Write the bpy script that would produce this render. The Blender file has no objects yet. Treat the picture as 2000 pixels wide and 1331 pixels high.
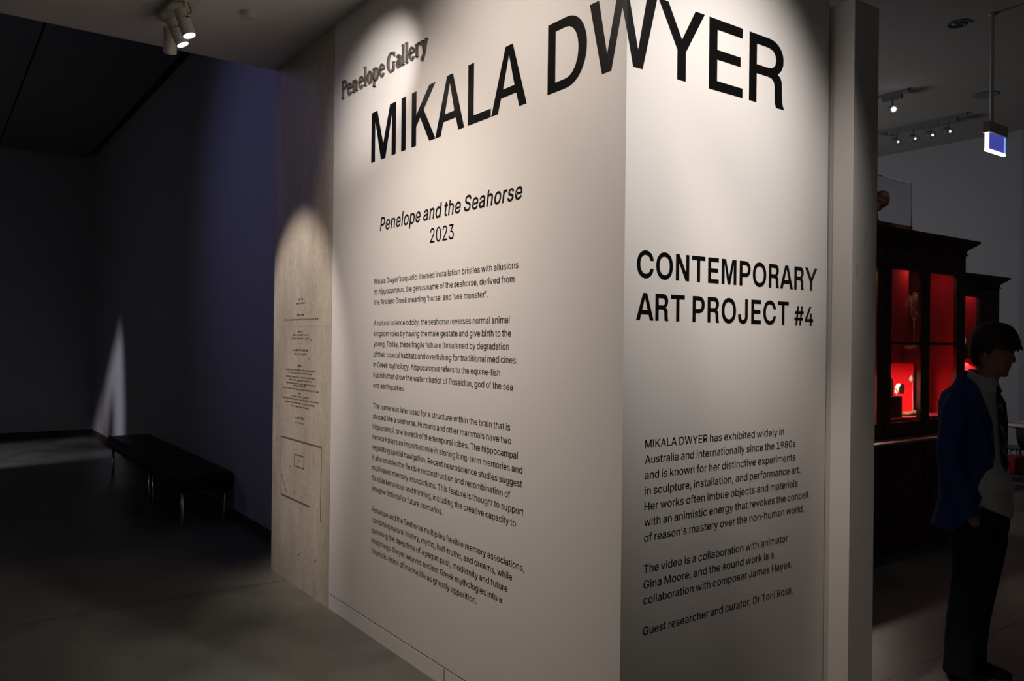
import bpy, bmesh, math, random
from mathutils import Vector, Matrix, Quaternion
from mathutils.geometry import tessellate_polygon
random.seed(7)
C = bpy.context.scene.collection
R = math.radians
PI = math.pi

# ------------------------------------------------------------------ camera
def setup_camera():
    yaw, pit, roll = R(35.9391), R(0.0632), R(0.6548)
    fw = Vector((math.sin(yaw)*math.cos(pit), math.cos(yaw)*math.cos(pit), math.sin(pit)))
    r = Vector((math.cos(yaw), -math.sin(yaw), 0)); u = r.cross(fw)
    r2 = r*math.cos(roll) + u*math.sin(roll); u2 = -r*math.sin(roll) + u*math.cos(roll)
    cd = bpy.data.cameras.new('camera'); cd.sensor_width = 36; cd.sensor_fit = 'HORIZONTAL'
    cd.lens = 36*1578.21/2000; cd.clip_start = 0.02; cd.clip_end = 200
    co = bpy.data.objects.new('camera', cd); C.objects.link(co)
    m = Matrix((r2, u2, -fw)).transposed().to_4x4(); m.translation = Vector((-2.0115, -2.0974, 1.65))
    co.matrix_world = m
    bpy.context.scene.camera = co
setup_camera()

# ------------------------------------------------------------------ world, exposure, lights
sc = bpy.context.scene
sc.view_settings.view_transform = 'Standard'; sc.view_settings.look = 'None'
sc.view_settings.gamma = 1; sc.view_settings.use_curve_mapping = False
sc.view_settings.exposure = 0.0
sc.cycles.use_denoising = True
sc.cycles.sample_clamp_indirect = 3.0
sc.cycles.max_bounces = 8; sc.cycles.diffuse_bounces = 5
sc.cycles.caustics_reflective = False; sc.cycles.caustics_refractive = False
w = bpy.data.worlds.new('world'); sc.world = w; w.use_nodes = True
w.node_tree.nodes['Background'].inputs[0].default_value = (0.9, 0.95, 1.0, 1)
w.node_tree.nodes['Background'].inputs[1].default_value = 0.015

def spot(name, loc, aim, power, size, blend=0.6, col=(1, .82, .68), rad=0.04):
    d = bpy.data.lights.new(name, 'SPOT'); d.energy = power; d.spot_size = R(size); d.spot_blend = blend
    d.color = col; d.shadow_soft_size = rad
    o = bpy.data.objects.new(name, d); C.objects.link(o); o.location = loc
    o.rotation_euler = (Vector(aim)-Vector(loc)).to_track_quat('-Z', 'Y').to_euler()
    return o
def area(name, loc, aim, power, sx, sy, col=(1, .9, .8)):
    d = bpy.data.lights.new(name, 'AREA'); d.energy = power; d.shape = 'RECTANGLE'; d.size = sx; d.size_y = sy; d.color = col
    o = bpy.data.objects.new(name, d); C.objects.link(o); o.location = loc
    o.rotation_euler = (Vector(aim)-Vector(loc)).to_track_quat('-Z', 'Y').to_euler()
    return o
def point(name, loc, power, col=(1, 1, 1), rad=0.15):
    d = bpy.data.lights.new(name, 'POINT'); d.energy = power; d.color = col; d.shadow_soft_size = rad
    o = bpy.data.objects.new(name, d); C.objects.link(o); o.location = loc; return o
WARM = (1, .87, .76); NEUT = (1, .93, .87)
# entrance-wall spotlights on the low ceiling
spot('lamp_concrete', (-1.45, 3.06, 3.45), (0, 3.08, 1.62), 150, 40, .6, WARM, .03)
spot('lamp_concrete_foot', (-1.50, 3.06, 3.45), (0, 3.10, .55), 98, 28, 1.0, WARM, .03)
spot('lamp_sign', (-.90, .90, 3.42), (0, 1.93, 3.05), 86, 33, .9, NEUT, .03)
spot('lamp_text', (-1.40, 1.90, 3.48), (0, 1.80, 2.20), 62, 76, 1.0, WARM, .05)
spot('lamp_wall', (-1.45, .75, 3.48), (0, .60, 2.25), 104, 98, 1.0, WARM, .05)
spot('lamp_low', (-1.95, 1.35, 3.48), (0, 1.35, 1.15), 104, 68, 1.0, WARM, .05)
spot('lamp_title', (-.45, -1.10, 3.48), (.42, 0, 2.30), 8, 58, .9, NEUT, .05)
spot('lamp_front', (.50, -1.5, 3.48), (.42, 0, 2.42), 166, 61, 1.0, NEUT, .05)
spot('lamp_biography', (.6, -1.2, 3.48), (.72, 0, .60), 29, 50, 1.0, WARM, .05)
spot('lamp_passage', (-.25, -.32, 3.48), (1.24, -.07, .55), 115, 24, 1.0, WARM, .06)
# dark gallery beyond: spill of a blue projection and one beam cut by an added shutter
spot('lamp_projection', (-3.0, 5.0, 4.0), (.24, 4.45, 2.8), 42, 84, 1.0, (.42, .40, 1.0), .2)
spot('lamp_framed_beam', (-5.2, 8.6, 2.3), (.24, 11.2, .35), 520, 40, .1, (.92, .86, 1.0), .008)
point('lamp_gallery_glow', (-4.5, 8.5, 2.2), 11, (.85, .9, 1.0), .4)  # added fill for the dim gallery, no fixture behind it
# hall with the cabinets
point('lamp_hall_glow', (6.2, 5.6, 2.6), 66, (.95, .95, 1.0), .5)  # added hidden fill light for the hall walls and ceiling
spot('lamp_hall_floor', (8.8, 3.5, 4.3), (7.9, 1.6, 0), 75, 44, .8, NEUT, .3)
spot('lamp_case', (4.2, -.6, 4.6), (4.8, 1.7, 2.92), 34, 12, .6, (1, .95, .9), .04)  # added spot without a fixture, brightens the acrylic case edges
# showcase interior strips
area('lamp_showcase_lower', (4.74, 1.92, 1.480), (4.74, 1.965, .9), 12, .50, .07, (1, .86, .76))
area('lamp_showcase_side', (4.02, 1.90, 1.480), (4.02, 1.94, .9), 6.0, .40, .08, (1, .86, .76))
area('lamp_showcase_side_upper', (4.1, 1.60, 2.40), (4.1, 1.68, 1.8), 1.0, .30, .05, (1, .9, .8))
area('lamp_showcase_upper', (5.50, 1.62, 2.36), (5.52, 1.9, 1.9), .18, .10, .06, (1, .86, .76))
area('lamp_showcase_middle', (5.14, 1.60, 2.40), (5.14, 1.68, 1.8), .30, .10, .05, (1, .9, .8))
area('lamp_showcase_far', (8.1, 2.6, 1.45), (8.1, 2.8, .9), 6.0, .7, .06, (1, .8, .75))
area('lamp_showcase_far_upper', (8.0, 2.56, 2.3), (8.0, 2.8, 1.6), .5, .7, .06, (1, .9, .85))
spot('lamp_showcase_jars', (7.60, 2.53, 1.98), (7.94, 2.60, 1.72), 14, 30, .3, (1, .92, .8), .01)

# ------------------------------------------------------------------ materials
def mat(name, col, rough=.6, metal=0.0, noise=0, nscale=20, emit=None, estr=0, spec=.5, bump=0, coat=0):
    m = bpy.data.materials.new(name); m.use_nodes = True
    nt = m.node_tree; b = nt.nodes['Principled BSDF']
    b.inputs['Base Color'].default_value = (*col, 1); b.inputs['Roughness'].default_value = rough
    b.inputs['Metallic'].default_value = metal; b.inputs['Specular IOR Level'].default_value = spec
    b.inputs['Coat Weight'].default_value = coat
    if emit: b.inputs['Emission Color'].default_value = (*emit, 1); b.inputs['Emission Strength'].default_value = estr
    if noise or bump:
        tc = nt.nodes.new('ShaderNodeTexCoord'); n = nt.nodes.new('ShaderNodeTexNoise')
        n.inputs['Scale'].default_value = nscale; n.inputs['Detail'].default_value = 6
        nt.links.new(tc.outputs['Object'], n.inputs['Vector'])
        if noise:
            mp = nt.nodes.new('ShaderNodeMapRange'); mp.inputs['From Min'].default_value = .25; mp.inputs['From Max'].default_value = .75
            mp.inputs['To Min'].default_value = 1-noise; mp.inputs['To Max'].default_value = 1+noise
            nt.links.new(n.outputs['Fac'], mp.inputs['Value'])
            mx = nt.nodes.new('ShaderNodeVectorMath'); mx.operation = 'SCALE'; mx.inputs[0].default_value = col
            nt.links.new(mp.outputs['Result'], mx.inputs['Scale'])
            nt.links.new(mx.outputs['Vector'], b.inputs['Base Color'])
        if bump:
            bp = nt.nodes.new('ShaderNodeBump'); bp.inputs['Strength'].default_value = bump; bp.inputs['Distance'].default_value = .004
            nt.links.new(n.outputs['Fac'], bp.inputs['Height']); nt.links.new(bp.outputs['Normal'], b.inputs['Normal'])
    return m

def glass_mat(name, tint=(1, 1, 1), gloss=.06):
    m = bpy.data.materials.new(name); m.use_nodes = True; nt = m.node_tree; nt.nodes.clear()
    o = nt.nodes.new('ShaderNodeOutputMaterial'); mx = nt.nodes.new('ShaderNodeMixShader')
    t = nt.nodes.new('ShaderNodeBsdfTransparent'); t.inputs[0].default_value = (*tint, 1)
    g = nt.nodes.new('ShaderNodeBsdfGlossy'); g.inputs['Roughness'].default_value = .02
    lw = nt.nodes.new('ShaderNodeLayerWeight'); pw = nt.nodes.new('ShaderNodeMath'); pw.operation = 'POWER'; pw.inputs[1].default_value = 4
    ma = nt.nodes.new('ShaderNodeMath'); ma.operation = 'MULTIPLY_ADD'; ma.inputs[1].default_value = .35; ma.inputs[2].default_value = .02
    nt.links.new(lw.outputs['Facing'], pw.inputs[0]); nt.links.new(pw.outputs[0], ma.inputs[0])
    nt.links.new(ma.outputs[0], mx.inputs[0]); nt.links.new(t.outputs[0], mx.inputs[1]); nt.links.new(g.outputs[0], mx.inputs[2])
    nt.links.new(mx.outputs[0], o.inputs['Surface'])
    return m

def concrete_wall_mat():
    m = mat('board_marked_concrete', (.40, .345, .285), .75)
    nt = m.node_tree; b = nt.nodes['Principled BSDF']
    tc = nt.nodes.new('ShaderNodeTexCoord'); L = nt.links
    n1 = nt.nodes.new('ShaderNodeTexNoise'); n1.inputs['Scale'].default_value = 2.2; n1.inputs['Detail'].default_value = 8; n1.inputs['Roughness'].default_value = .65
    mpg = nt.nodes.new('ShaderNodeMapping'); mpg.inputs['Scale'].default_value = (1, 1.6, .55)
    L.new(tc.outputs['Object'], mpg.inputs['Vector']); L.new(mpg.outputs['Vector'], n1.inputs['Vector'])
    n2 = nt.nodes.new('ShaderNodeTexNoise'); n2.inputs['Scale'].default_value = 26; n2.inputs['Detail'].default_value = 8
    L.new(tc.outputs['Object'], n2.inputs['Vector'])
    cr = nt.nodes.new('ShaderNodeValToRGB')
    cr.color_ramp.elements[0].position = .30; cr.color_ramp.elements[0].color = (.38, .32, .255, 1)
    cr.color_ramp.elements[1].position = .68; cr.color_ramp.elements[1].color = (.58, .52, .44, 1)
    L.new(n1.outputs['Fac'], cr.inputs['Fac'])
    mp = nt.nodes.new('ShaderNodeMapRange'); mp.inputs['From Min'].default_value = .2; mp.inputs['From Max'].default_value = .8
    mp.inputs['To Min'].default_value = .82; mp.inputs['To Max'].default_value = 1.12
    L.new(n2.outputs['Fac'], mp.inputs['Value'])
    sep = nt.nodes.new('ShaderNodeSeparateXYZ'); L.new(tc.outputs['Object'], sep.inputs[0])
    # pour joint and a rust-brown stain, both marks in the concrete itself
    wob = nt.nodes.new('ShaderNodeMath'); wob.operation = 'MULTIPLY_ADD'; wob.inputs[1].default_value = .012; L.new(n2.outputs['Fac'], wob.inputs[0]); L.new(sep.outputs['Z'], wob.inputs[2])
    fac = mp.outputs['Result']
    for zj, wd, dk in ((1.738, .0018, .55), (1.298, .0015, .78)):
        cmp_ = nt.nodes.new('ShaderNodeMath'); cmp_.operation = 'COMPARE'; cmp_.inputs[1].default_value = zj; cmp_.inputs[2].default_value = wd
        L.new(wob.outputs[0], cmp_.inputs[0])
        g = nt.nodes.new('ShaderNodeMath'); g.operation = 'GREATER_THAN'; g.inputs[1].default_value = .50; L.new(n2.outputs['Fac'], g.inputs[0])
        an = nt.nodes.new('ShaderNodeMath'); an.operation = 'MULTIPLY'; L.new(cmp_.outputs[0], an.inputs[0]); L.new(g.outputs[0], an.inputs[1])
        mr = nt.nodes.new('ShaderNodeMapRange'); mr.inputs['To Min'].default_value = 1; mr.inputs['To Max'].default_value = dk; L.new(an.outputs[0], mr.inputs['Value'])
        mu = nt.nodes.new('ShaderNodeMath'); mu.operation = 'MULTIPLY'; L.new(fac, mu.inputs[0]); L.new(mr.outputs['Result'], mu.inputs[1]); fac = mu.outputs[0]
    sc_ = nt.nodes.new('ShaderNodeVectorMath'); sc_.operation = 'SCALE'; L.new(cr.outputs['Color'], sc_.inputs[0]); L.new(fac, sc_.inputs['Scale'])
    dist = nt.nodes.new('ShaderNodeVectorMath'); dist.operation = 'DISTANCE'
    mp2 = nt.nodes.new('ShaderNodeMapping'); mp2.inputs['Scale'].default_value = (0, 1.6, 1); L.new(tc.outputs['Object'], mp2.inputs['Vector'])
    L.new(mp2.outputs['Vector'], dist.inputs[0]); dist.inputs[1].default_value = (0, 2.93*1.6, 1.36)
    st = nt.nodes.new('ShaderNodeMapRange'); st.inputs['From Min'].default_value = .05; st.inputs['From Max'].default_value = .22
    st.inputs['To Min'].default_value = .55; st.inputs['To Max'].default_value = 0; L.new(dist.outputs['Value'], st.inputs['Value'])
    stn = nt.nodes.new('ShaderNodeMath'); stn.operation = 'MULTIPLY'; L.new(st.outputs['Result'], stn.inputs[0]); L.new(n2.outputs['Fac'], stn.inputs[1])
    mix = nt.nodes.new('ShaderNodeMix'); mix.data_type = 'RGBA'; mix.inputs[7].default_value = (.20, .12, .06, 1)
    L.new(stn.outputs[0], mix.inputs[0]); L.new(sc_.outputs['Vector'], mix.inputs[6]); L.new(mix.outputs[2], b.inputs['Base Color'])
    bp = nt.nodes.new('ShaderNodeBump'); bp.inputs['Strength'].default_value = .15; bp.inputs['Distance'].default_value = .004
    L.new(n2.outputs['Fac'], bp.inputs['Height']); L.new(bp.outputs['Normal'], b.inputs['Normal'])
    return m

def floor_mat():
    m = mat('polished_concrete', (.2, .19, .175), .42)
    nt = m.node_tree; b = nt.nodes['Principled BSDF']; L = nt.links
    tc = nt.nodes.new('ShaderNodeTexCoord')
    n1 = nt.nodes.new('ShaderNodeTexNoise'); n1.inputs['Scale'].default_value = 1.4; n1.inputs['Detail'].default_value = 9; n1.inputs['Roughness'].default_value = .62
    n1.inputs['Distortion'].default_value = .6
    L.new(tc.outputs['Object'], n1.inputs['Vector'])
    cr = nt.nodes.new('ShaderNodeValToRGB')
    cr.color_ramp.elements[0].position = .30; cr.color_ramp.elements[0].color = (.098, .097, .088, 1)
    cr.color_ramp.elements[1].position = .70; cr.color_ramp.elements[1].color = (.205, .202, .184, 1)
    L.new(n1.outputs['Fac'], cr.inputs['Fac'])
    sep = nt.nodes.new('ShaderNodeSeparateXYZ'); L.new(tc.outputs['Object'], sep.inputs[0])
    fac = None
    for yj in (3.273, .037, -3.2, 6.5, 9.75):           # saw-cut joints
        c = nt.nodes.new('ShaderNodeMath'); c.operation = 'COMPARE'; c.inputs[1].default_value = yj; c.inputs[2].default_value = .006
        L.new(sep.outputs['Y'], c.inputs[0])
        if fac is None: fac = c.outputs[0]
        else:
            mx_ = nt.nodes.new('ShaderNodeMath'); mx_.operation = 'MAXIMUM'; L.new(fac, mx_.inputs[0]); L.new(c.outputs[0], mx_.inputs[1]); fac = mx_.outputs[0]
    mix = nt.nodes.new('ShaderNodeMix'); mix.data_type = 'RGBA'; mix.inputs[7].default_value = (.07, .055, .035, 1)
    L.new(fac, mix.inputs[0]); L.new(cr.outputs['Color'], mix.inputs[6]); L.new(mix.outputs[2], b.inputs['Base Color'])
    mr = nt.nodes.new('ShaderNodeMapRange'); mr.inputs['To Min'].default_value = .32; mr.inputs['To Max'].default_value = .55; L.new(n1.outputs['Fac'], mr.inputs['Value'])
    L.new(mr.outputs['Result'], b.inputs['Roughness'])
    return m

M = dict(
    white=mat('white_wall_paint', (.77, .735, .71), .62, noise=.012, nscale=60, bump=.02),
    soffit=mat('white_ceiling_paint', (.72, .70, .67), .8, noise=.01, nscale=30),
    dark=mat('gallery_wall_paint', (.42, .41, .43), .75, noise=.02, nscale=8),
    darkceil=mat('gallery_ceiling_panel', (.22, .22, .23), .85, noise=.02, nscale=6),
    hallwall=mat('hall_wall_paint', (.52, .52, .54), .75, noise=.02, nscale=6),
    hallceil=mat('hall_ceiling_paint', (.44, .40, .38), .85, noise=.02, nscale=6),
    black=mat('shadow_gap_black', (.008, .008, .008), .8),
    skirt=mat('gallery_skirting_brown', (.05, .032, .024), .6),
    concrete=concrete_wall_mat(), floor=floor_mat(),
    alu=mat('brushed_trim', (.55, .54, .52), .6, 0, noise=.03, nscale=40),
    vinyl=mat('black_vinyl', (.004, .004, .004), .28, spec=.28),
    vinyl2=mat('black_vinyl_matt', (.006, .006, .006), .4, spec=.3),
    scuff=mat('grey_scuff', (.66, .63, .60), .7), bronze=mat('dark_bronze_letter', (.15, .138, .125), .34, .5),
    engr=mat('engraved_dark', (.13, .10, .078), .9),
    pit=mat('concrete_pit', (.12, .09, .07), .9),
    lampwhite=mat('lamp_white_enamel', (.62, .58, .52), .45), rodwhite=mat('white_rod_enamel', (.88, .86, .82), .35),
    lampblack=mat('lamp_black_slot', (.01, .01, .01), .5),
    copper=mat('cable_copper', (.30, .17, .08), .4, .3),
    lens=mat('lit_lens', (1, 1, 1), .3, emit=(1, .95, .88), estr=14),
    lensdim=mat('lit_lens_far', (1, 1, 1), .3, emit=(.9, .92, 1), estr=6),
    grey=mat('grey_plastic', (.22, .22, .22), .5),
    leather=mat('black_leather', (.012, .012, .012), .5, bump=.1, nscale=80),
    chrome=mat('chrome_leg', (.55, .53, .50), .22, 1.0),
    wood=mat('dark_mahogany', (.10, .036, .020), .42, noise=.25, nscale=9, spec=.22),
    woodpale=mat('worn_ledge_wood', (.34, .22, .19), .4, noise=.15, nscale=12),  # ledge wood paled and pinked to paint in the cabinet glow
    red=mat('red_felt_lining', (.62, .012, .018), .85, noise=.03, nscale=30, spec=.08), redfloor=mat('pale_red_floor', (.66, .065, .09), .8, spec=.1),
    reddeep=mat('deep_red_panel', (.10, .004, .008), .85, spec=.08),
    glass=glass_mat('showcase_glass'),
    acryl=glass_mat('acrylic_case', (.97, .97, .98)),
    acryledge=mat('acrylic_edge', (.75, .76, .80), .3),
    brass=mat('brass_disc', (.62, .33, .12), .4, .2),
    coral=mat('dried_coral', (.80, .52, .30), .8),
    bone=mat('white_bone', (.58, .52, .44), .7, noise=.12, nscale=60),
    amber=mat('amber_fluid', (.55, .20, .03), .12, coat=.6),
    clear=mat('pale_glass_stopper', (.75, .78, .75), .12),
    rod=mat('pale_pin', (.75, .45, .42), .4),
    crust=mat('brown_crust', (.32, .19, .07), .85, noise=.5, nscale=70, bump=.5),
    speci=mat('brown_specimen', (.20, .075, .028), .6, noise=.4, nscale=30),
    plinthwood=mat('warm_oak', (.30, .13, .055), .5, noise=.15, nscale=14),
    signblue=mat('lit_blue_panel', (.05, .06, .35), .3, emit=(.05, .062, .36), estr=.85),
    signedge=mat('lit_white_edge', (1, 1, 1), .3, emit=(.92, .96, 1.0), estr=2.2),
    signedgeblue=mat('lit_blue_edge', (.2, .3, 1), .3, emit=(.2, .36, 1.0), estr=1.3),
    signbody=mat('sign_housing_grey', (.80, .74, .68), .5),
    skin=mat('skin', (.42, .22, .15), .55), hair=mat('dark_brown_hair', (.022, .012, .007), .55),
    navy=mat('navy_blazer', (.016, .042, .21), .8, noise=.08, nscale=120),
    shirt=mat('white_shirt', (.62, .61, .60), .8), tie=mat('striped_tie', (.015, .015, .02), .6),
    trouser=mat('black_trousers', (.007, .007, .007), .85), shoe=mat('black_shoe', (.008, .008, .008), .5, spec=.3),
    tablewhite=mat('white_laminate', (.7, .7, .7), .4), chairgrey=mat('grey_shell', (.10, .10, .105), .6),
    redbag=mat('red_bag', (.42, .010, .018), .6), brown=mat('brown_strap', (.16, .07, .03), .6),
)
def tie_stripes():
    nt = M['tie'].node_tree; b = nt.nodes['Principled BSDF']
    tc = nt.nodes.new('ShaderNodeTexCoord'); mp = nt.nodes.new('ShaderNodeMapping'); mp.inputs['Rotation'].default_value = (R(35), R(20), 0)
    wv = nt.nodes.new('ShaderNodeTexWave'); wv.bands_direction = 'Z'; wv.inputs['Scale'].default_value = 3.6
    cr = nt.nodes.new('ShaderNodeValToRGB'); cr.color_ramp.interpolation = 'CONSTANT'
    cr.color_ramp.elements[0].color = (.008, .009, .016, 1); cr.color_ramp.elements[1].position = .86; cr.color_ramp.elements[1].color = (.42, .24, .02, 1)
    nt.links.new(tc.outputs['Object'], mp.inputs[0]); nt.links.new(mp.outputs[0], wv.inputs[0]); nt.links.new(wv.outputs['Fac'], cr.inputs[0]); nt.links.new(cr.outputs[0], b.inputs['Base Color'])
tie_stripes()

# ------------------------------------------------------------------ mesh builder
class MB:
    def __init__(s): s.v = []; s.f = []
    def add(s, vs, fs):
        k = len(s.v); s.v += [tuple(v) for v in vs]; s.f += [tuple(i+k for i in f) for f in fs]; return s
    def box(s, x0, y0, z0, x1, y1, z1):
        return s.add([(x0,y0,z0),(x1,y0,z0),(x1,y1,z0),(x0,y1,z0),(x0,y0,z1),(x1,y0,z1),(x1,y1,z1),(x0,y1,z1)],
                     [(0,3,2,1),(4,5,6,7),(0,1,5,4),(1,2,6,5),(2,3,7,6),(3,0,4,7)])
    def tube(s, pts, rad, n=10, cap=True):
        pts = [Vector(p) for p in pts]; rr = rad if isinstance(rad, (list, tuple)) else [rad]*len(pts)
        vs = []; a = None
        for i, p in enumerate(pts):
            d = (pts[min(i+1, len(pts)-1)]-pts[max(i-1, 0)]).normalized()
            if a is None: a = d.cross(Vector((0, 0, 1)) if abs(d.z) < .95 else Vector((1, 0, 0)))
            a = (a-d*a.dot(d)).normalized(); b = d.cross(a)      # carry the frame along the path
            for k in range(n):
                t = 2*PI*k/n; vs.append(p+(a*math.cos(t)+b*math.sin(t))*rr[i])
        fs = [(i*n+k, i*n+(k+1)%n, (i+1)*n+(k+1)%n, (i+1)*n+k) for i in range(len(pts)-1) for k in range(n)]
        if cap: fs += [tuple(range(n-1,-1,-1)), tuple(range((len(pts)-1)*n, len(pts)*n))]
        return s.add(vs, fs)
    def limb(s, pts, rad, n=14, sub=5):
        """tube along a smoothed path"""
        P = [Vector(p) for p in pts]; q = []; rr = []
        for i in range(len(P)-1):
            p0, p1, p2, p3 = P[max(i-1, 0)], P[i], P[i+1], P[min(i+2, len(P)-1)]
            for k in range(sub):
                t = k/sub
                q.append(.5*((2*p1)+(p2-p0)*t+(2*p0-5*p1+4*p2-p3)*t*t+(3*p1-p0-3*p2+p3)*t**3)); rr.append(rad[i]+(rad[i+1]-rad[i])*t)
        q.append(P[-1]); rr.append(rad[-1])
        return s.tube(q, rr, n)
    def lathe(s, prof, c=(0,0,0), n=24, mtx=None):
        vs = []
        for r_, z in prof:
            for k in range(n):
                t = 2*PI*k/n; p = Vector((r_*math.cos(t), r_*math.sin(t), z))
                vs.append((mtx @ p if mtx else p)+Vector(c))
        m = len(prof)
        fs = [(i*n+k, i*n+(k+1)%n, (i+1)*n+(k+1)%n, (i+1)*n+k) for i in range(m-1) for k in range(n)]
        fs += [tuple(range(n-1,-1,-1)), tuple(range((m-1)*n, m*n))]
        return s.add(vs, fs)
    def loft(s, rings, cap=True):
        n = len(rings[0]); vs = [p for r_ in rings for p in r_]; m = len(rings)
        fs = [(i*n+k, i*n+(k+1)%n, (i+1)*n+(k+1)%n, (i+1)*n+k) for i in range(m-1) for k in range(n)]
        if cap: fs += [tuple(range(n-1,-1,-1)), tuple(range((m-1)*n, m*n))]
        return s.add(vs, fs)
    def prism(s, poly, f, d0, d1):
        """extrude a 2-D outline; f(u, v, d) gives the 3-D point"""
        n = len(poly); tri = tessellate_polygon([[Vector((a, b, 0)) for a, b in poly]])
        vs = [f(a, b, d0) for a, b in poly]+[f(a, b, d1) for a, b in poly]
        fs = [t for t in tri]+[tuple(i+n for i in reversed(t)) for t in tri]+[(i, (i+1) % n, n+(i+1) % n, n+i) for i in range(n)]
        return s.add(vs, fs)
    def blob(s, c, rx, ry, rz, n=16, m=10, mtx=None, jit=0):
        rings = []
        for i in range(m+1):
            a = -PI/2+PI*i/m; a = max(min(a, PI/2-.05), -PI/2+.05)
            ring = []
            for k in range(n):
                t = 2*PI*k/n; j = 1+random.uniform(-jit, jit)
                p = Vector((rx*math.cos(a)*math.cos(t)*j, ry*math.cos(a)*math.sin(t)*j, rz*math.sin(a)*j))
                ring.append((mtx @ p if mtx else p)+Vector(c))
            rings.append(ring)
        return s.loft(rings)
    def build(s, name, m, parent=None, smooth=False, bevel=0, recalc=True):
        me = bpy.data.meshes.new(name); me.from_pydata([tuple(v) for v in s.v], [], s.f)
        if recalc:
            b = bmesh.new(); b.from_mesh(me); bmesh.ops.recalc_face_normals(b, faces=b.faces); b.to_mesh(me); b.free()
        me.materials.append(m)
        if smooth: me.polygons.foreach_set('use_smooth', [True]*len(me.polygons))
        o = bpy.data.objects.new(name, me); C.objects.link(o)
        if parent: o.parent = parent
        if bevel:
            mod = o.modifiers.new('bevel', 'BEVEL'); mod.width = bevel; mod.segments = 2; mod.limit_method = 'ANGLE'
        return o
def rebase(o):
    """put a mesh object's origin at the middle of its base"""
    vs = o.data.vertices
    c = Vector((sum(v.co.x for v in vs)/len(vs), sum(v.co.y for v in vs)/len(vs), min(v.co.z for v in vs)))
    for v in vs: v.co -= c
    o.location = c
    return o
def tag(o, label, cat, group=None, kind=None):
    o['label'] = label; o['category'] = cat
    if group: o['group'] = group
    if kind: o['kind'] = kind
    return o
def thing(name, loc, label, cat, group=None, rz=0):
    o = bpy.data.objects.new(name, None); C.objects.link(o); o.location = loc; o.rotation_euler = (0, 0, rz); o.empty_display_size = .1
    return tag(o, label, cat, group)
def struct(o, label=None):
    o['kind'] = 'structure'
    if label: o['label'] = label; o['category'] = o.name.split('_')[0].split('.')[0]
    return o
def child_of(parent, o):
    """parent keeping world place; things here are axis-aligned Empties"""
    o.parent = parent; o.location = Vector(o.location)-Vector(parent.location); return o

# ------------------------------------------------------------------ setting
struct(MB().box(-9, -6, -.2, 15, 15, 0).build('floor', M['floor']), 'grey polished concrete floor with thin saw-cut joints')
# low white ceiling over the entrance, its edge above the end of the concrete
struct(MB().box(-9, -5, 3.58, 1.20, 3.62, 3.95).build('ceiling', M['soffit']), 'low white ceiling above the lettered entrance wall')
# white lettered corner: two slabs meeting at the corner
b = MB(); b.prism([(0, 0), (.14, .14), (.14, 2.562), (0, 2.562)], lambda u, v, d: (u, v, d), .0945, 3.58)
struct(b.build('wall_left', M['white']), 'white lettered wall left of the corner')
b = MB(); b.prism([(0, 0), (1.241, 0), (1.241, .14), (.14, .14)], lambda u, v, d: (u, v, d), 0, 3.58)
struct(b.build('wall_right', M['white']), 'white lettered wall right of the corner')
b = MB(); b.prism([(.012, .012), (.14, .14), (.14, 2.562), (.012, 2.562)], lambda u, v, d: (u, v, d), .086, .0945)
b.box(.012, 2.556, 0, .14, 2.564, 3.58)
struct(b.build('trim_1', M['black']), 'thin dark shadow line above the flush white skirting')
b = MB(); b.prism([(0.001, 0.001), (.14, .14), (.14, 2.562), (0.001, 2.562)], lambda u, v, d: (u, v, d), 0, .086)
o = struct(b.build('baseboard_left', M['white']), 'flush white skirting under the lettered left wall')
b = MB(); b.box(-.0006, 1.197, .004, .002, 1.2, .084); b.build('joint', M['black'], o)
# concrete pillar, 24 cm proud of the gallery wall
struct(MB().box(0, 2.566, 0, .5, 3.58, 3.58).build('wall_concrete', M['concrete']), 'raw concrete wall end with engraved text and plan')
struct(MB().box(.5, 2.4, 0, .7, 3.58, 4.9).build('wall_block', M['dark']), 'hidden inner wall behind the concrete')
# gallery beyond
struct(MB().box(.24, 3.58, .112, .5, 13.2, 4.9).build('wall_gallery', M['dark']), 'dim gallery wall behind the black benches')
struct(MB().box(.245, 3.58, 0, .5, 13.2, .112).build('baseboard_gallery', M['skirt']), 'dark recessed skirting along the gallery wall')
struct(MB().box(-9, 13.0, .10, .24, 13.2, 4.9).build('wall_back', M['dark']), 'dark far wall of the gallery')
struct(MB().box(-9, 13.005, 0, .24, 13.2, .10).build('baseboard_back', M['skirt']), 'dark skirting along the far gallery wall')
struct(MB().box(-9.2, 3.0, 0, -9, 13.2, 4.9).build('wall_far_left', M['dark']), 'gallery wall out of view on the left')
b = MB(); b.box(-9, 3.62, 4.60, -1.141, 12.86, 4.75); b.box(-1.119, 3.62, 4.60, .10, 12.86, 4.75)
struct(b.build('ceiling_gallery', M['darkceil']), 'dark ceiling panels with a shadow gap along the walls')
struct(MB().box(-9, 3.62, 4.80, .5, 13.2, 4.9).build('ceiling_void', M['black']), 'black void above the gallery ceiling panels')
struct(MB().box(-9, 3.60, 3.95, .5, 3.66, 4.85).build('wall_bulkhead', M['dark']), 'bulkhead above the low ceiling edge')
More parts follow.
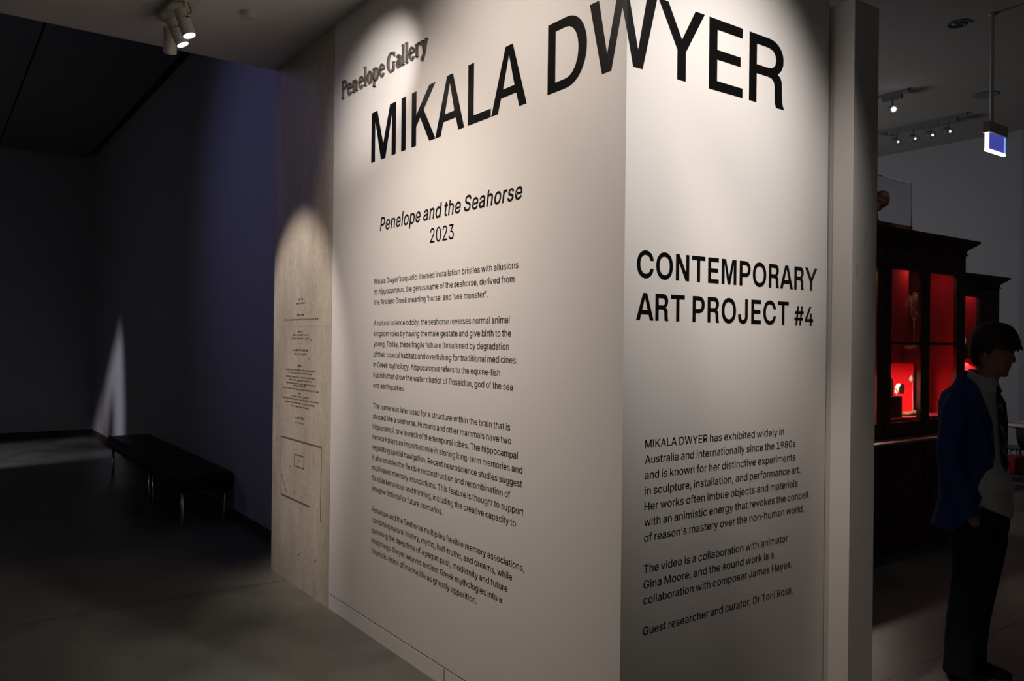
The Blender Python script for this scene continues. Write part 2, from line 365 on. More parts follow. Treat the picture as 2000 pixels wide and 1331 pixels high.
# pier at the end of the right wall, with a narrow strip a little darker than it
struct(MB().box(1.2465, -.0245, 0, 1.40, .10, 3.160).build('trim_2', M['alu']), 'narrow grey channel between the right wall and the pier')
struct(MB().box(1.238, .004, 0, 1.30, .12, 3.15).build('trim_3', M['black']), 'dark joint at the end of the right wall')
pier = struct(MB().box(1.2445, -.1195, 0, 1.437, -.0245, 3.162).build('wall_pier', M['white']), 'slim white pier at the end of the lettered wall')
def scuff(x, z, rx, rz, tilt):
    mb = MB(); mb.add([(x+rx*math.cos(2*PI*k/20)+tilt*rz*math.sin(2*PI*k/20), -.11975, z+rz*math.sin(2*PI*k/20)*(1+.12*math.sin(6*PI*k/20))) for k in range(20)], [tuple(range(20))])
    mb.build('scuff_mark', M['scuff'], pier)
scuff(1.349, 2.122, .008, .045, .32); scuff(1.284, 1.975, .016, .028, 0)
# hall with cabinets
struct(MB().box(10.4, 2.905, 0, 10.7, 14, 4.7).build('wall_hall', M['hallwall']), 'grey hall wall behind the cabinets')
struct(MB().box(10.4, 2.70, 0, 15, 2.905, 4.7).build('wall_hall_return', M['dark']), 'darker return of the hall wall at the frame edge')
struct(MB().box(.5, -6, 4.7, 15, 14, 4.9).build('ceiling_hall', M['hallceil']), 'high dim hall ceiling with track lights')
struct(MB().box(.26, 13.2, 0, 10.4, 13.8, 4.7).build('wall_hall_end', M['hallwall']), 'end wall of the hall hidden behind the pier')

# ------------------------------------------------------------------ lettering
GLYPHS = r"""A 480 16 0,201 509,276 509,463 0,395 0,287 302,264 372,232 478,245 478,213 371,191 302,85 0/110 142,110 199,370 199,370 142
B 456 60 0,60 509,241 509,290 504,329 491,359 470,381 442,394 410,398 374,395 344,387 320,373 301,356 286,337 275,315 267,315 262,339 257,363 245,385 227,402 203,414 173,418 136,414 100,400 67,377 39,344 18,301 4,247 0/125 57,245 57,296 63,330 80,349 106,355 137,352 162,342 184,327 203,306 218,280 228,248 231,125 231/125 285,238 285,264 288,288 296,308 309,323 326,333 348,336 372,330 404,313 429,283 446,240 452,125 452
C 510 267 -7,205 1,150 25,104 63,70 115,48 179,40 254,48 329,70 393,104 445,150 484,205 508,267 516,305 513,340 504,373 490,402 471,427 447,448 418,463 385,473 348,408 348,400 373,389 395,375 413,357 428,338 440,315 449,292 454,267 456,223 450,184 432,150 404,125 364,109 314,103 254,109 195,125 145,151 105,184 76,223 59,267 53,292 55,315 60,338 69,357 81,375 96,389 114,400 136,408 160,473 160,464 124,448 91,428 62,402 38,373 18,341 5,305 -4
D 502 219 0,96 0,96 57,215 57,272 63,318 81,354 110,379 149,394 198,399 255,394 312,379 361,354 399,320 428,275 446,221 452,93 452,93 509,225 509,294 501,353 478,399 441,433 391,455 329,462 255,455 181,433 119,398 68,351 31,291 8/125 509,125 0,60 0,60 509
E 419 60 0,60 509,372 509,372 452,125 452,125 286,355 286,355 229,125 229,125 57,375 57,375 0
F 410 60 0,60 509,369 509,369 452,125 452,125 278,346 278,346 221,125 221,125 0
G 520 269 -7,205 1,149 25,103 64,69 116,47 180,40 254,47 329,69 393,103 445,149 484,203 508,265 516,304 513,340 504,374 489,403 469,429 445,449 416,464 384,474 349,408 349,399 372,387 393,373 411,356 427,337 439,315 448,291 454,265 456,222 450,183 432,150 404,125 364,109 314,103 254,109 195,125 145,151 105,184 76,224 59,269 53,309 58,345 71,374 93,396 123,410 160,415 202,434 199,283 199,283 256,478 256,478 200,471 141,451 91,419 50,377 19,326 0
H 517 60 0,60 509,125 509,125 289,392 289,392 509,457 509,457 0,392 0,392 232,125 232,125 0
I 185 60 0,60 509,125 509,125 0
J 396 185 -7,143 -3,106 11,75 33,52 63,38 100,33 145,33 173,98 173,98 145,104 104,122 74,149 56,185 50,220 56,248 74,266 104,272 145,272 509,336 509,336 145,331 100,317 63,294 33,263 11,227 -3
K 467 104 145,104 216,139 261,174 303,212 344,364 509,448 509,231 276,228 276/60 0,60 509,125 509,125 334,124 225,125 193,125 0/372 0,188 259,228 309,449 0
L 393 60 0,60 509,125 509,125 57,361 57,361 0
M 628 60 0,60 509,152 509,277 187,287 159,299 123,311 84,322 49,307 49,318 83,330 121,342 158,352 187,476 509,568 509,568 0,504 0,504 291,504 327,505 369,506 413,507 457,513 457,498 409,482 363,467 322,456 291,342 0,286 0,170 291,159 321,145 361,129 408,112 457,119 457,120 416,121 372,122 328,122 291,122 0
N 523 60 0,60 509,136 509,343 183,363 151,388 107,414 55,405 54,401 108,399 157,399 195,399 509,463 509,463 0,387 0,202 290,177 331,148 381,108 452,119 454,122 384,124 328,125 291,125 0
O 533 267 -7,205 1,150 25,105 63,70 115,48 179,40 254,48 329,70 393,105 445,150 484,205 508,267 516,329 508,384 484,429 445,464 393,486 329,493 254,486 179,464 115,429 63,384 25,329 1/267 53,310 59,349 76,383 104,408 144,425 194,430 254,425 315,408 365,383 404,349 433,310 450,267 456,223 450,184 433,151 404,125 364,109 314,103 254,109 194,125 144,151 105,184 76,223 59
P 445 60 0,60 509,235 509,289 504,332 487,366 462,390 430,404 391,409 348,404 304,390 265,366 233,332 207,289 191,235 186,109 186,109 242,233 242,269 246,297 256,318 272,333 294,342 320,344 348,342 376,333 402,318 423,297 439,268 449,232 452,125 452,125 0
R 449 60 0,60 509,236 509,289 504,333 489,367 465,390 433,404 395,409 352,404 309,390 271,367 240,333 217,289 203,236 198,96 198,96 255,234 255,269 258,298 267,319 281,334 300,342 324,345 352,342 380,334 405,319 425,298 440,269 449,233 452,125 452,125 0/353 0,230 229,303 229,428 0
S 447 224 -9,172 -4,128 9,91 31,64 60,46 96,38 137,104 137,110 110,123 88,142 71,166 59,194 51,224 49,257 52,286 60,310 74,329 92,342 114,346 139,342 161,332 179,316 193,296 205,245 222,184 239,128 261,86 289,60 326,52 372,58 413,75 448,102 476,138 498,180 512,227 516,274 512,316 498,351 476,377 449,394 415,401 378,337 378,327 412,302 437,267 453,225 459,194 456,167 448,145 435,129 418,119 398,115 376,119 352,131 334,148 319,169 308,212 293,264 279,312 264,359 238,378 220,395 198,405 171,408 139,403 99,386 64,360 34,323 11,278 -4
T 449 32 452,32 509,417 509,417 452,257 452,257 0,193 0,193 452
U 517 259 -8,203 -2,154 15,114 43,85 80,66 124,60 173,60 509,124 509,124 178,128 144,141 113,161 88,187 68,220 56,259 52,298 56,331 68,357 88,377 113,389 144,393 178,393 509,457 509,457 173,451 124,433 80,403 43,363 15,315 -2
V 480 204 0,16 509,84 509,192 206,215 137,248 31,235 31,267 138,290 206,395 509,463 509,278 0
W 686 155 0,16 509,82 509,163 196,175 145,187 94,197 40,189 40,200 94,211 145,224 196,306 509,380 509,462 196,474 145,486 94,497 40,488 40,499 94,510 145,523 196,603 509,670 509,530 0,455 0,368 323,351 391,336 475,350 475,335 395,318 323,230 0
Y 472 203 0,203 208,16 509,91 509,192 344,222 292,250 230,224 230,251 293,280 344,381 509,455 509,268 208,268 0
a 389 160 -9,126 -5,94 5,68 22,48 45,34 74,30 108,34 138,43 161,58 179,78 193,125 211,178 220,234 227,252 230,265 235,273 243,276 255,276 257,274 278,267 297,256 311,240 322,220 329,196 331,171 329,149 322,132 313,118 301,100 274,41 291,57 322,79 346,104 364,133 375,163 382,194 384,239 379,263 372,286 360,306 343,322 320,333 290,337 251,337 0,277 0,277 52,272 52,252 25,236 12,215 1,190 -6/170 45,202 49,228 59,248 74,263 93,272 115,276 138,276 190,259 182,231 176,200 171,175 168,134 159,117 150,103 139,95 124,92 105,94 87,102 72,114 60,130 52,149 47
b 424 229 -8,198 -5,172 4,153 17,138 31,118 59,112 59,112 0,53 0,53 509,114 509,114 319,118 319,137 346,152 360,171 373,197 382,229 384,274 378,313 361,345 332,370 293,385 245,390 189,385 133,370 84,345 45,313 16,274 -2/220 47,252 52,279 66,300 88,316 117,325 151,328 189,325 227,316 261,301 289,280 311,253 325,220 330,188 326,161 312,140 291,125 263,116 229,113 189,116 149,125 115,140 87,162 65,188 52
c 396 207 -8,159 -2,117 16,82 46,56 85,39 133,34 187,39 243,56 291,82 330,117 360,159 378,207 384,234 382,260 377,284 368,305 356,324 340,340 322,353 301,362 277,303 262,290 289,270 311,242 325,207 330,173 325,145 310,124 287,108 258,99 224,96 187,99 151,108 117,124 88,145 66,173 51,207 46,243 52,271 66,292 89,304 117,363 102,354 78,341 56,325 37,306 21,285 8,261 -1,235 -6
d 424 195 -8,151 -2,111 16,79 45,55 84,39 133,34 189,39 245,55 293,80 332,112 361,151 378,196 384,228 382,253 373,273 360,287 346,306 319,311 319,311 509,372 509,372 0,313 0,313 59,307 59,287 31,272 17,252 4,227 -5/205 47,236 52,263 65,284 87,299 115,309 149,312 189,309 229,300 263,284 291,263 312,237 326,205 330,172 325,145 311,124 289,108 261,99 227,96 189,99 151,109 117,124 88,145 66,172 52
e 404 212 -8,160 -2,117 16,82 46,56 85,39 132,34 187,39 242,55 290,80 329,115 359,157 378,205 384,236 382,266 374,294 360,319 341,341 315,357 282,367 242,371 194,371 169,75 169,75 221,338 221,310 202,307 237,298 269,283 294,263 314,237 326,205 330,173 326,146 313,125 294,109 270,99 241,96 211,96 178,100 139,110 106,128 80,151 61,179 50,212 46,234 48,254 53,271 61,285 73,297 88,306 105,365 91,353 63,335 39,311 19,283 4,249 -5
f 254 228 379,228 327,6 327,6 379/81 0,81 432,85 461,96 486,113 505,135 519,161 527,187 530,222 527,243 521,227 468,215 472,195 474,171 470,154 460,145 443,142 419,142 0
g 425 207 -151,168 -148,134 -140,105 -127,82 -110,64 -91,51 -69,101 -41,122 -66,136 -78,154 -88,178 -95,207 -97,249 -92,282 -75,304 -46,311 -6,311 68,306 68,287 41,272 28,252 16,227 8,195 5,151 10,113 27,80 53,55 90,39 136,34 191,39 246,55 293,80 332,112 361,152 378,196 384,228 382,253 373,273 360,288 346,308 319,313 319,313 379,372 379,372 -9,367 -54,350 -90,324 -117,291 -136,251 -147/205 59,237 63,264 75,285 95,300 121,309 154,312 193,309 231,300 264,285 291,264 312,237 326,205 330,172 326,145 312,124 290,109 262,99 230,96 193,99 155,109 123,124 96,145 76,172 63
h 410 114 227,114 0,53 0,53 509,114 509,114 287,102 287,124 332,152 362,187 379,227 384,264 380,295 369,321 349,341 321,353 285,357 240,357 0,296 0,296 235,290 275,273 304,246 323,210 329,184 326,161 317,141 303,126 283,117 257
i 167 53 0,53 379,114 379,114 0/84 443,68 446,54 455,44 468,41 483,44 499,54 512,68 521,84 524,100 521,114 512,123 499,126 483,123 468,114 455,100 446
j 167 53 379,114 379,114 -30,111 -62,102 -90,86 -112,65 -129,37 -139,4 -143,-10 -143,-10 -87,2 -87,25 -83,40 -72,50 -54,53 -29/83 443,67 446,53 455,44 468,41 483,44 499,53 512,67 521,83 524,100 521,114 512,123 499,126 483,123 468,114 455,100 446
k 381 110 137,110 212,121 212,284 379,360 379,184 199,177 199/53 0,53 509,114 509,114 0/294 0,148 186,191 229,372 0
l 167 53 0,53 530,114 530,114 0
m 610 53 0,53 379,112 379,112 295,108 295,118 323,132 346,151 363,172 376,195 384,219 386,257 380,287 361,309 332,321 295,312 295,322 320,337 343,357 361,381 375,408 383,437 386,468 382,497 372,522 354,541 328,553 296,557 255,557 0,496 0,496 254,490 289,473 313,448 326,419 330,395 328,374 320,358 307,345 290,338 270,335 247,335 0,274 0,274 260,269 288,253 311,229 325,199 330,178 328,158 320,140 307,126 289,117 266,114 238,114 0
n 410 114 227,114 0,53 0,53 379,112 379,112 287,102 287,124 332,152 362,187 379,227 384,264 380,295 369,321 349,341 321,353 285,357 240,357 0,296 0,296 235,290 275,273 304,246 323,210 329,184 326,161 317,141 303,126 283,117 257
o 415 207 -8,159 -2,117 16,82 46,56 85,39 133,34 187,39 243,56 291,82 330,117 360,159 378,207 384,256 378,299 360,334 330,359 291,376 243,381 187,376 133,359 85,334 46,299 16,256 -2/207 46,242 51,270 66,292 88,307 117,316 151,319 187,316 224,307 258,292 287,270 310,242 325,207 330,173 325,145 310,124 287,108 258,99 224,96 187,99 151,108 117,124 88,145 66,173 51
p 424 53 -143,53 379,112 379,112 319,118 319,137 346,152 360,171 373,197 382,229 384,274 378,313 361,345 332,370 293,385 245,390 189,385 133,370 84,345 45,313 16,274 -2,229 -8,198 -5,173 4,153 17,138 31,118 59,114 59,114 -143/220 47,252 52,279 66,300 88,316 117,325 151,328 189,325 227,316 261,301 289,280 311,253 325,220 330,188 326,161 312,140 291,125 263,116 229,113 189,116 149,125 115,140 87,162 65,188 52
q 424 372 -143,311 -143,311 59,306 59,287 31,272 17,252 4,227 -5,195 -8,151 -2,111 16,79 45,55 84,39 133,34 189,39 245,55 293,80 332,112 361,151 378,196 384,228 382,253 373,273 360,287 346,307 319,313 319,313 379,372 379/205 47,236 52,263 65,284 87,299 115,309 149,312 189,309 229,300 263,284 291,263 312,237 326,205 330,172 325,145 311,124 289,108 261,99 227,96 189,99 151,109 117,124 88,145 66,172 52
r 259 53 0,53 379,112 379,112 321,115 321,130 347,152 367,181 380,213 385,229 384,243 384,243 322,230 324,207 326,182 323,159 315,140 301,126 284,117 262,114 237,114 0
s 365 182 -8,145 -5,112 3,84 18,62 38,46 63,36 94,94 107,105 79,124 60,150 49,181 45,217 49,244 62,262 81,268 103,264 121,254 136,237 147,212 155,149 170,104 186,72 208,53 237,47 274,52 305,65 332,87 354,115 370,149 381,187 384,223 381,254 372,279 358,299 339,314 316,324 290,268 277,258 298,243 316,220 329,187 333,156 329,131 317,114 299,109 277,113 258,124 243,144 232,172 223,229 209,275 193,306 171,325 142,331 107,326 75,312 47,290 24,260 6,223 -4
t 227 204 379,204 327,6 327,6 379/65 471,126 471,126 98,128 76,136 61,150 53,170 50,185 51,202 54,213 2,192 -3,168 -4,125 2,92 21,72 52,65 93
u 410 182 -5,146 -1,115 11,89 30,69 59,57 95,53 139,53 379,114 379,114 144,120 104,137 75,164 56,200 50,226 53,249 62,269 76,283 97,293 122,296 153,296 379,357 379,357 0,298 0,298 92,307 92,286 47,257 17,222 0
v 389 163 0,17 379,84 379,165 155,187 87,206 21,184 21,203 87,224 155,305 379,371 379,226 0
w 567 138 0,23 379,87 379,133 214,154 137,175 41,165 41,186 135,206 214,252 379,316 379,362 214,382 136,402 41,391 41,413 135,434 214,480 379,545 379,429 0,368 0,319 172,305 225,291 280,277 338,291 338,277 280,263 225,248 172,199 0
x 379 21 0,171 218,171 171,29 379,100 379,147 306,179 253,207 206,175 206,202 253,233 306,282 379,352 379,209 169,209 214,358 0,287 0,231 85,200 136,173 182,205 182,178 136,148 85,91 0
y 389 47 -139,61 -86,71 -87,88 -90,104 -89,118 -84,130 -74,141 -58,151 -36,163 -1,17 379,84 379,165 155,187 87,206 21,184 21,202 87,224 155,305 379,371 379,204 -58,191 -85,177 -107,159 -124,139 -136,116 -143,91 -145,65 -143
z 380 42 0,42 46,254 320,254 323,48 323,48 379,333 379,333 331,126 60,126 56,339 56,339 0
0 453 227 -7,174 1,130 24,95 62,69 113,53 178,48 254,53 330,69 395,95 447,130 484,174 508,227 516,279 508,323 484,358 447,384 395,400 330,405 254,400 178,384 113,358 62,323 24,279 1/227 50,262 56,290 74,313 103,330 144,340 194,344 254,340 314,330 365,313 405,290 435,262 454,227 460,192 454,163 435,140 405,123 365,113 314,109 254,113 194,123 144,140 103,163 74,192 56
1 453 76 0,76 55,391 55,391 0/276 509,276 0,212 0,212 448,209 448,86 358,86 427,198 509
2 453 64 0,64 47,234 229,282 282,311 327,318 349,320 371,317 397,308 419,293 436,273 449,250 457,224 460,196 457,172 447,153 433,139 413,130 390,127 362,66 362,71 405,86 442,111 473,143 496,181 511,225 516,268 511,306 497,337 474,361 445,376 411,381 372,379 345,371 318,357 290,336 259,267 180,153 60,153 57,389 57,389 0
3 453 218 -7,173 -3,133 10,98 30,70 57,52 92,44 132,109 132,115 107,126 87,143 71,165 59,190 52,219 50,248 52,275 61,298 74,315 93,325 116,329 145,326 172,316 196,299 217,275 234,242 244,201 248,157 248,157 299,288 448,288 452,70 452,70 509,372 509,372 461,211 278,211 289,264 288,308 276,344 253,371 222,388 185,393 145,387 103,370 66,344 35,309 12,266 -2
4 453 40 105,40 158,247 509,311 509,109 166,109 163,413 163,413 105/282 0,282 121,282 146,282 318,343 318,343 0
5 453 221 -7,178 -2,140 11,108 32,83 60,67 93,60 130,122 130,127 108,138 89,154 73,173 60,196 52,221 50,250 54,276 64,298 81,314 104,324 132,328 162,324 193,314 221,297 244,275 262,248 273,218 277,192 275,167 268,145 258,128 246,67 253,96 509,366 509,366 452,151 452,134 301,136 301,155 314,178 325,203 332,229 334,263 330,294 321,321 306,345 285,364 260,379 231,388 198,391 163,386 116,369 76,343 41,309 15,268 -1
6 453 226 -7,182 -2,142 15,109 40,84 74,69 115,64 162,68 199,80 239,102 285,137 340,252 509,322 509,151 261,145 261,165 288,196 307,214 312,235 314,278 309,316 295,347 271,370 240,384 202,389 157,384 112,368 73,343 39,310 14,271 -2/226 48,254 52,279 63,299 79,314 101,324 128,327 157,324 187,314 213,299 235,279 251,254 262,226 265,198 262,174 252,154 236,138 214,128 188,125 158,128 128,138 102,154 80,174 63,198 52
7 453 97 0,323 448,323 452,62 452,62 509,391 509,391 449,165 0
8 453 226 -7,178 -2,136 11,100 33,74 62,57 96,52 135,55 166,65 195,81 220,101 241,125 256,153 265,153 267,119 282,93 308,76 342,70 380,75 417,90 450,114 477,146 498,183 512,226 516,269 512,306 498,337 477,361 450,377 417,382 380,376 342,359 308,333 282,300 267,300 265,327 256,351 241,371 220,387 195,397 166,401 135,395 96,378 62,352 33,317 11,274 -2/226 49,258 52,285 60,307 74,323 91,333 114,337 139,333 166,322 189,306 208,283 223,256 232,226 235,196 232,169 223,146 208,130 189,119 166,115 139,119 114,129 91,145 74,167 60,195 52/226 290,252 292,274 300,293 313,307 330,316 351,319 376,316 400,308 420,294 437,275 449,252 457,226 460,200 457,177 449,158 437,145 420,136 400,133 376,136 351,145 330,158 313,178 300,200 292
9 453 226 516,271 510,310 494,343 468,368 434,384 394,389 347,385 310,373 270,350 224,315 168,200 0,130 0,301 248,307 248,299 234,287 221,257 202,238 197,218 195,174 200,137 214,106 237,83 269,69 307,64 352,69 397,85 436,110 469,143 494,182 510/226 460,198 457,174 446,154 430,138 407,128 381,125 352,128 322,138 295,154 273,174 257,198 247,226 243,254 247,279 257,299 273,314 295,324 321,327 350,324 381,314 407,299 430,279 446,254 457
. 188 95 -4,78 -1,63 9,53 24,50 41,53 59,63 73,78 83,95 87,113 83,128 73,138 59,141 41,138 24,128 9,113 -1
, 188 38 -119,68 71,137 71,84 -119
- 453 206 244,206 188,56 188,56 244
# 440 242 0,326 509,377 509,294 0/10 140,19 192,400 192,391 140/64 0,147 509,198 509,115 0/40 316,49 368,429 368,421 316
‘ 177 52 318,104 509,151 509,121 318
’ 177 52 318,82 509,151 509,98 318"""
GL = {}
for ln in GLYPHS.split('\n'):
    if not ln.strip(): continue
    ch = ln[0]; adv, rest = ln[2:].split(' ', 1)
    GL[ch] = (int(adv) if ch != '-' else 262, [[tuple(int(q) for q in p.split()) for p in poly.split(',')] for poly in rest.split('/')])
def split_P():
    adv, (p,) = GL['P']
    i = p.index((109, 186)); j = p.index((125, 452))
    GL['P'] = (adv, [p[:i]+[(125, 186), (125, 0)], [(125, 242)]+p[i+2:j+1]])
split_P()
def sarea(p): return .5*sum(p[i][0]*p[(i+1) % len(p)][1]-p[(i+1) % len(p)][0]*p[i][1] for i in range(len(p)))
def inside(pt, poly):
    x, y = pt; c = False
    for i in range(len(poly)):
        (x1, y1), (x2, y2) = poly[i], poly[i-1]
        if (y1 > y) != (y2 > y) and x < (x2-x1)*(y-y1)/(y2-y1)+x1: c = not c
    return c
def grow(poly, d):
    if sarea(poly) < 0: poly = poly[::-1]
    out = []; n = len(poly)
    for i in range(n):
        p0, p1, p2 = Vector(poly[i-1]), Vector(poly[i]), Vector(poly[(i+1) % n])
        a = (p1-p0); c = (p2-p1)
        if a.length < 1e-6 or c.length < 1e-6: out.append(tuple(p1)); continue
        a.normalize(); c.normalize()
        n1 = Vector((a.y, -a.x)); n2 = Vector((c.y, -c.x)); m = n1+n2
        k = m.dot(n1)
        if k < .35: m = n1; k = 1
        out.append(tuple(p1+m*(d/k)))
    return out
def fill(polys):
    """fill outlines (with holes) as a flat 2-D curve and read back the triangles"""
    cu = bpy.data.curves.new('outline', 'CURVE'); cu.dimensions = '2D'; cu.fill_mode = 'BOTH'
    for p in polys:
        sp = cu.splines.new('POLY'); sp.points.add(len(p)-1); sp.use_cyclic_u = True
        for i, (x, y) in enumerate(p): sp.points[i].co = (x/100, y/100, 0, 1)
    o = bpy.data.objects.new('outline', cu); C.objects.link(o)
    dg = bpy.context.evaluated_depsgraph_get(); dg.update()
    me = bpy.data.meshes.new_from_object(o.evaluated_get(dg))
    pts = [(v.co.x*100, v.co.y*100) for v in me.vertices]; tri = [tuple(f.vertices) for f in me.polygons]
    bpy.data.objects.remove(o); bpy.data.curves.remove(cu); bpy.data.meshes.remove(me)
    return pts, tri
_cache = {}
def glyph(ch, bold=0):
    key = (ch, bold)
    if key in _cache: return _cache[key]
    adv, polys = GL[ch]
    big = max(polys, key=lambda p: abs(sarea(p))); sg = sarea(big) > 0
    holes = [(sarea(p) > 0) != sg for p in polys]
    if bold:
        polys = [grow(p, -bold if h else bold) for p, h in zip(polys, holes)]
        f = 509/(509+2*bold)
        polys = [[(x+bold, (y+bold)*f if y > -60 else y) for x, y in p] for p in polys]
        adv += 2*bold
    pts, tri = [], []
    for p, h in zip(polys, holes):                      # overlapping strokes are filled one by one, each with its own holes
        if h: continue
        a, t = fill([p]+[q for q, hh in zip(polys, holes) if hh and inside(q[0], p)])
        k = len(pts); pts += a; tri += [tuple(i+k for i in f_) for f_ in t]
    _cache[key] = (adv, pts, tri); return _cache[key]
OFF = .0008
def on_left(s, z, d=0): return (-OFF-d, -s, z)          # s runs right along the wall from the corner (negative on the left wall)
def on_right(s, z, d=0): return (s, -OFF-d, z)
R_GLYPH = None
def text_mesh(mb, txt, place, s0, s1, z, cap, bold=0, shear=0, custom=None):
    """one line of lettering from s0 to s1 on a wall; * toggles italic"""
    x = 0; items = []; it = shear; first = None; last = 0
    for ch in txt:
        if ch == '*': it = 0 if it else .21; continue
        if ch == ' ': x += 150; continue
        if custom and ch in custom:
            adv, pts, tri = custom[ch]
        elif bold and bold < 6:                         # a slightly heavier cut: the letter laid twice, a hair apart
            adv, pts, tri = glyph(ch, 0); items.append((x-bold, pts, tri, it)); items.append((x+bold, pts, tri, it)); adv += bold
        else: adv, pts, tri = glyph(ch, bold)
        if not (bold and bold < 6): items.append((x, pts, tri, it))
        lo = min(p[0] for p in pts)+x; hi = max(p[0] for p in pts)+x
        if first is None: first = lo
        last = max(last, hi); x += adv
    kx = (s1-s0)/(last-first); kz = cap/509
    for x, pts, tri, it in items:
        vs = [place(s0+(x+px-first+it*py*.9)*kx, z+py*kz) for px, py in pts]
        mb.add(vs, tri)
    return kx/kz
def line_obj(parent, txt, place, s0, s1, z, cap, bold=0, shear=0, m=None, custom=None):
    mb = MB(); k = text_mesh(mb, txt, place, s0, s1, z, cap, bold, shear, custom)
    return child_of(parent, mb.build('text_line', m or M['vinyl2'], recalc=False))
def arc(cx, cy, rx, ry, a0, a1, n=14): return [(cx+rx*math.cos(R(a0+(a1-a0)*i/n)), cy+ry*math.sin(R(a0+(a1-a0)*i/n))) for i in range(n+1)]

# --- title, wrapping the corner
def title():
    T = thing('vinyl_title', (0, 0, 2.641), 'huge black vinyl artist name in capitals wrapping the white corner', 'lettering')
    z0, h = 2.641, .2796
    t = .0482; b = .0385
    def put(polys):
        """polys: list of outlines in (s, z 0..1); split at the corner where needed"""
        mb = MB()
        for poly in polys:
            for side in (0, 1):
                p = clip(poly, side)
                if len(p) < 3: continue
                tri = tessellate_polygon([[Vector((a, c, 0)) for a, c in p]])
                pl = on_left if side == 0 else on_right
                mb.add([pl(a, z0+c*h) for a, c in p], tri)
        child_of(T, mb.build('letter', M['vinyl'], recalc=False))
    def clip(poly, side):
        out = []; sg = -1 if side == 0 else 1
        n = len(poly)
        for i in range(n):
            p, q = poly[i], poly[(i+1) % n]
            ip, iq = sg*p[0] >= 0, sg*q[0] >= 0
            if ip: out.append(p)
            if ip != iq:
                k = p[0]/(p[0]-q[0]); out.append((0, p[1]+(q[1]-p[1])*k))
        return out
    bh = b/h
    # M
    a0, a1 = -2.0416, -1.7503; m = (a0+a1)/2; d = .072
    put([[(a0, 0), (a0, 1), (a0+d*.98, 1), (m, .30), (a1-d*.98, 1), (a1, 1), (a1, 0), (a1-t*.96, 0), (a1-t*.96, .80), (m+.026, 0), (m-.026, 0), (a0+t*.96, .80), (a0+t*.96, 0)]])
    put([[(-1.6891, 0), (-1.6891, 1), (-1.6409, 1), (-1.6409, 0)]])
    # K
    a0 = -1.5779
    put([[(a0, 0), (a0, 1), (a0+t, 1), (a0+t, .565), (a0+.176, 1), (a0+.238, 1), (a0+.123, .605), (a0+.2427, 0), (a0+.182, 0), (a0+.088, .488), (a0+t, .352), (a0+t, 0)]])
    def A(a0, a1):
        m = (a0+a1)/2; hw = .0265; z1, z2 = .225, .355
        def xl(z): return a0+(m-hw-a0)*z
        def xr(z): return a1+(m+hw-a1)*z
        st = .0515
        put([[(a0, 0), (m-hw, 1), (m+hw, 1), (m, .86), (xl(z2)+st, z2), (xl(z1)+st, z1), (a0+st, 0)],
             [(m+hw, 1), (a1, 0), (a1-st, 0), (xr(z1)-st, z1), (xr(z2)-st, z2), (m, .86)],
             [(xl(z1)+st, z1), (xl(z2)+st, z2), (xr(z2)-st, z2), (xr(z1)-st, z1)]])
    A(-1.3372, -1.0736)
    put([[(-1.0439, 0), (-1.0439, 1), (-1.0439+t, 1), (-1.0439+t, bh), (-.8557, bh), (-.8557, 0)]])
    A(-.8525, -.592)
    # D
    a0, a1 = -.4532, -.216; w = a1-a0; cx = a0+w*.44
    out = [(a0, 0), (a0, 1)]+[(cx+(a1-cx)*math.sin(R(q))**.86, .5+.5*math.cos(R(q))*1) for q in range(0, 181, 9)]
    inn = [(cx, bh)]+[(cx+(a1-t*1.02-cx)*math.sin(R(q))**.86, .5-(.5-bh)*math.cos(R(q))) for q in range(0, 181, 9)]
    poly = [(a0, 0), (a0, 1)]+out[2:]
    # build D as stem + curved band
    band = out[2:]+[(cx+(a1-t*1.02-cx)*math.sin(R(q))**.86, .5-(.5-bh)*math.cos(R(q))) for q in range(0, 181, 9)]
    put([[(a0, 0), (a0, 1), (a0+t, 1), (a0+t, 0)], [(a0+t, 1), (cx, 1), (cx, 1-bh), (a0+t, 1-bh)], [(a0+t, bh), (cx, bh), (cx, 0), (a0+t, 0)], band])
    # W
    put([[(-.2014, 1), (-.1303, 0), (-.0799, 0), (-.0246, .772), (.0314, 0), (.079, 0), (.1514, 1), (.101, 1), (.0555, .235), (-.001, 1), (-.049, 1), (-.1033, .235), (-.151, 1)]])
    # Y
    put([[(.156, 1), (.2602, .40), (.2602, 0), (.3069, 0), (.3069, .40), (.4108, 1), (.3582, 1), (.2846, .552), (.209, 1)]])
    # E
    e0, e1 = .438, .6395
    put([[(e0, 0), (e0, 1), (e1, 1), (e1, 1-.143), (e0+t, 1-.143), (e0+t, .575), (e1-.0115, .575), (e1-.0115, .437), (e0+t, .437), (e0+t, .137), (e1+.002, .137), (e1+.002, 0)]])
    # R with the curled leg
    r0 = .6824
    def P(pp): return [(r0+x, z) for x, z in pp]
    ox = .226; 
    bowl_o = [(.125+(ox-.125)*math.cos(R(a))**.9 if math.cos(R(a)) > 0 else .125, .735+.265*math.sin(R(a))) for a in range(90, -1, -9)]
    leg_o = [(.2245, .66), (.214, .585), (.196, .525), (.186, .508), (.205, .470), (.2155, .405), (.2165, .30), (.2185, .15), (.224, .06), (.234, 0)]
    leg_i = [(.178, 0), (.171, .06), (.1685, .16), (.1675, .31), (.162, .378), (.148, .415), (.125, .428), (t, .428)]
    inner = [(t, .560), (.125, .560), (.152, .578), (.170, .625), (.1765, .70), (.172, .775), (.156, .835), (.125, .860), (t, .860)]
    put([P([(0, 0), (0, 1), (t, 1), (t, 0)]),
         P([(t, 1)]+bowl_o+leg_o+leg_i+inner)])
title()

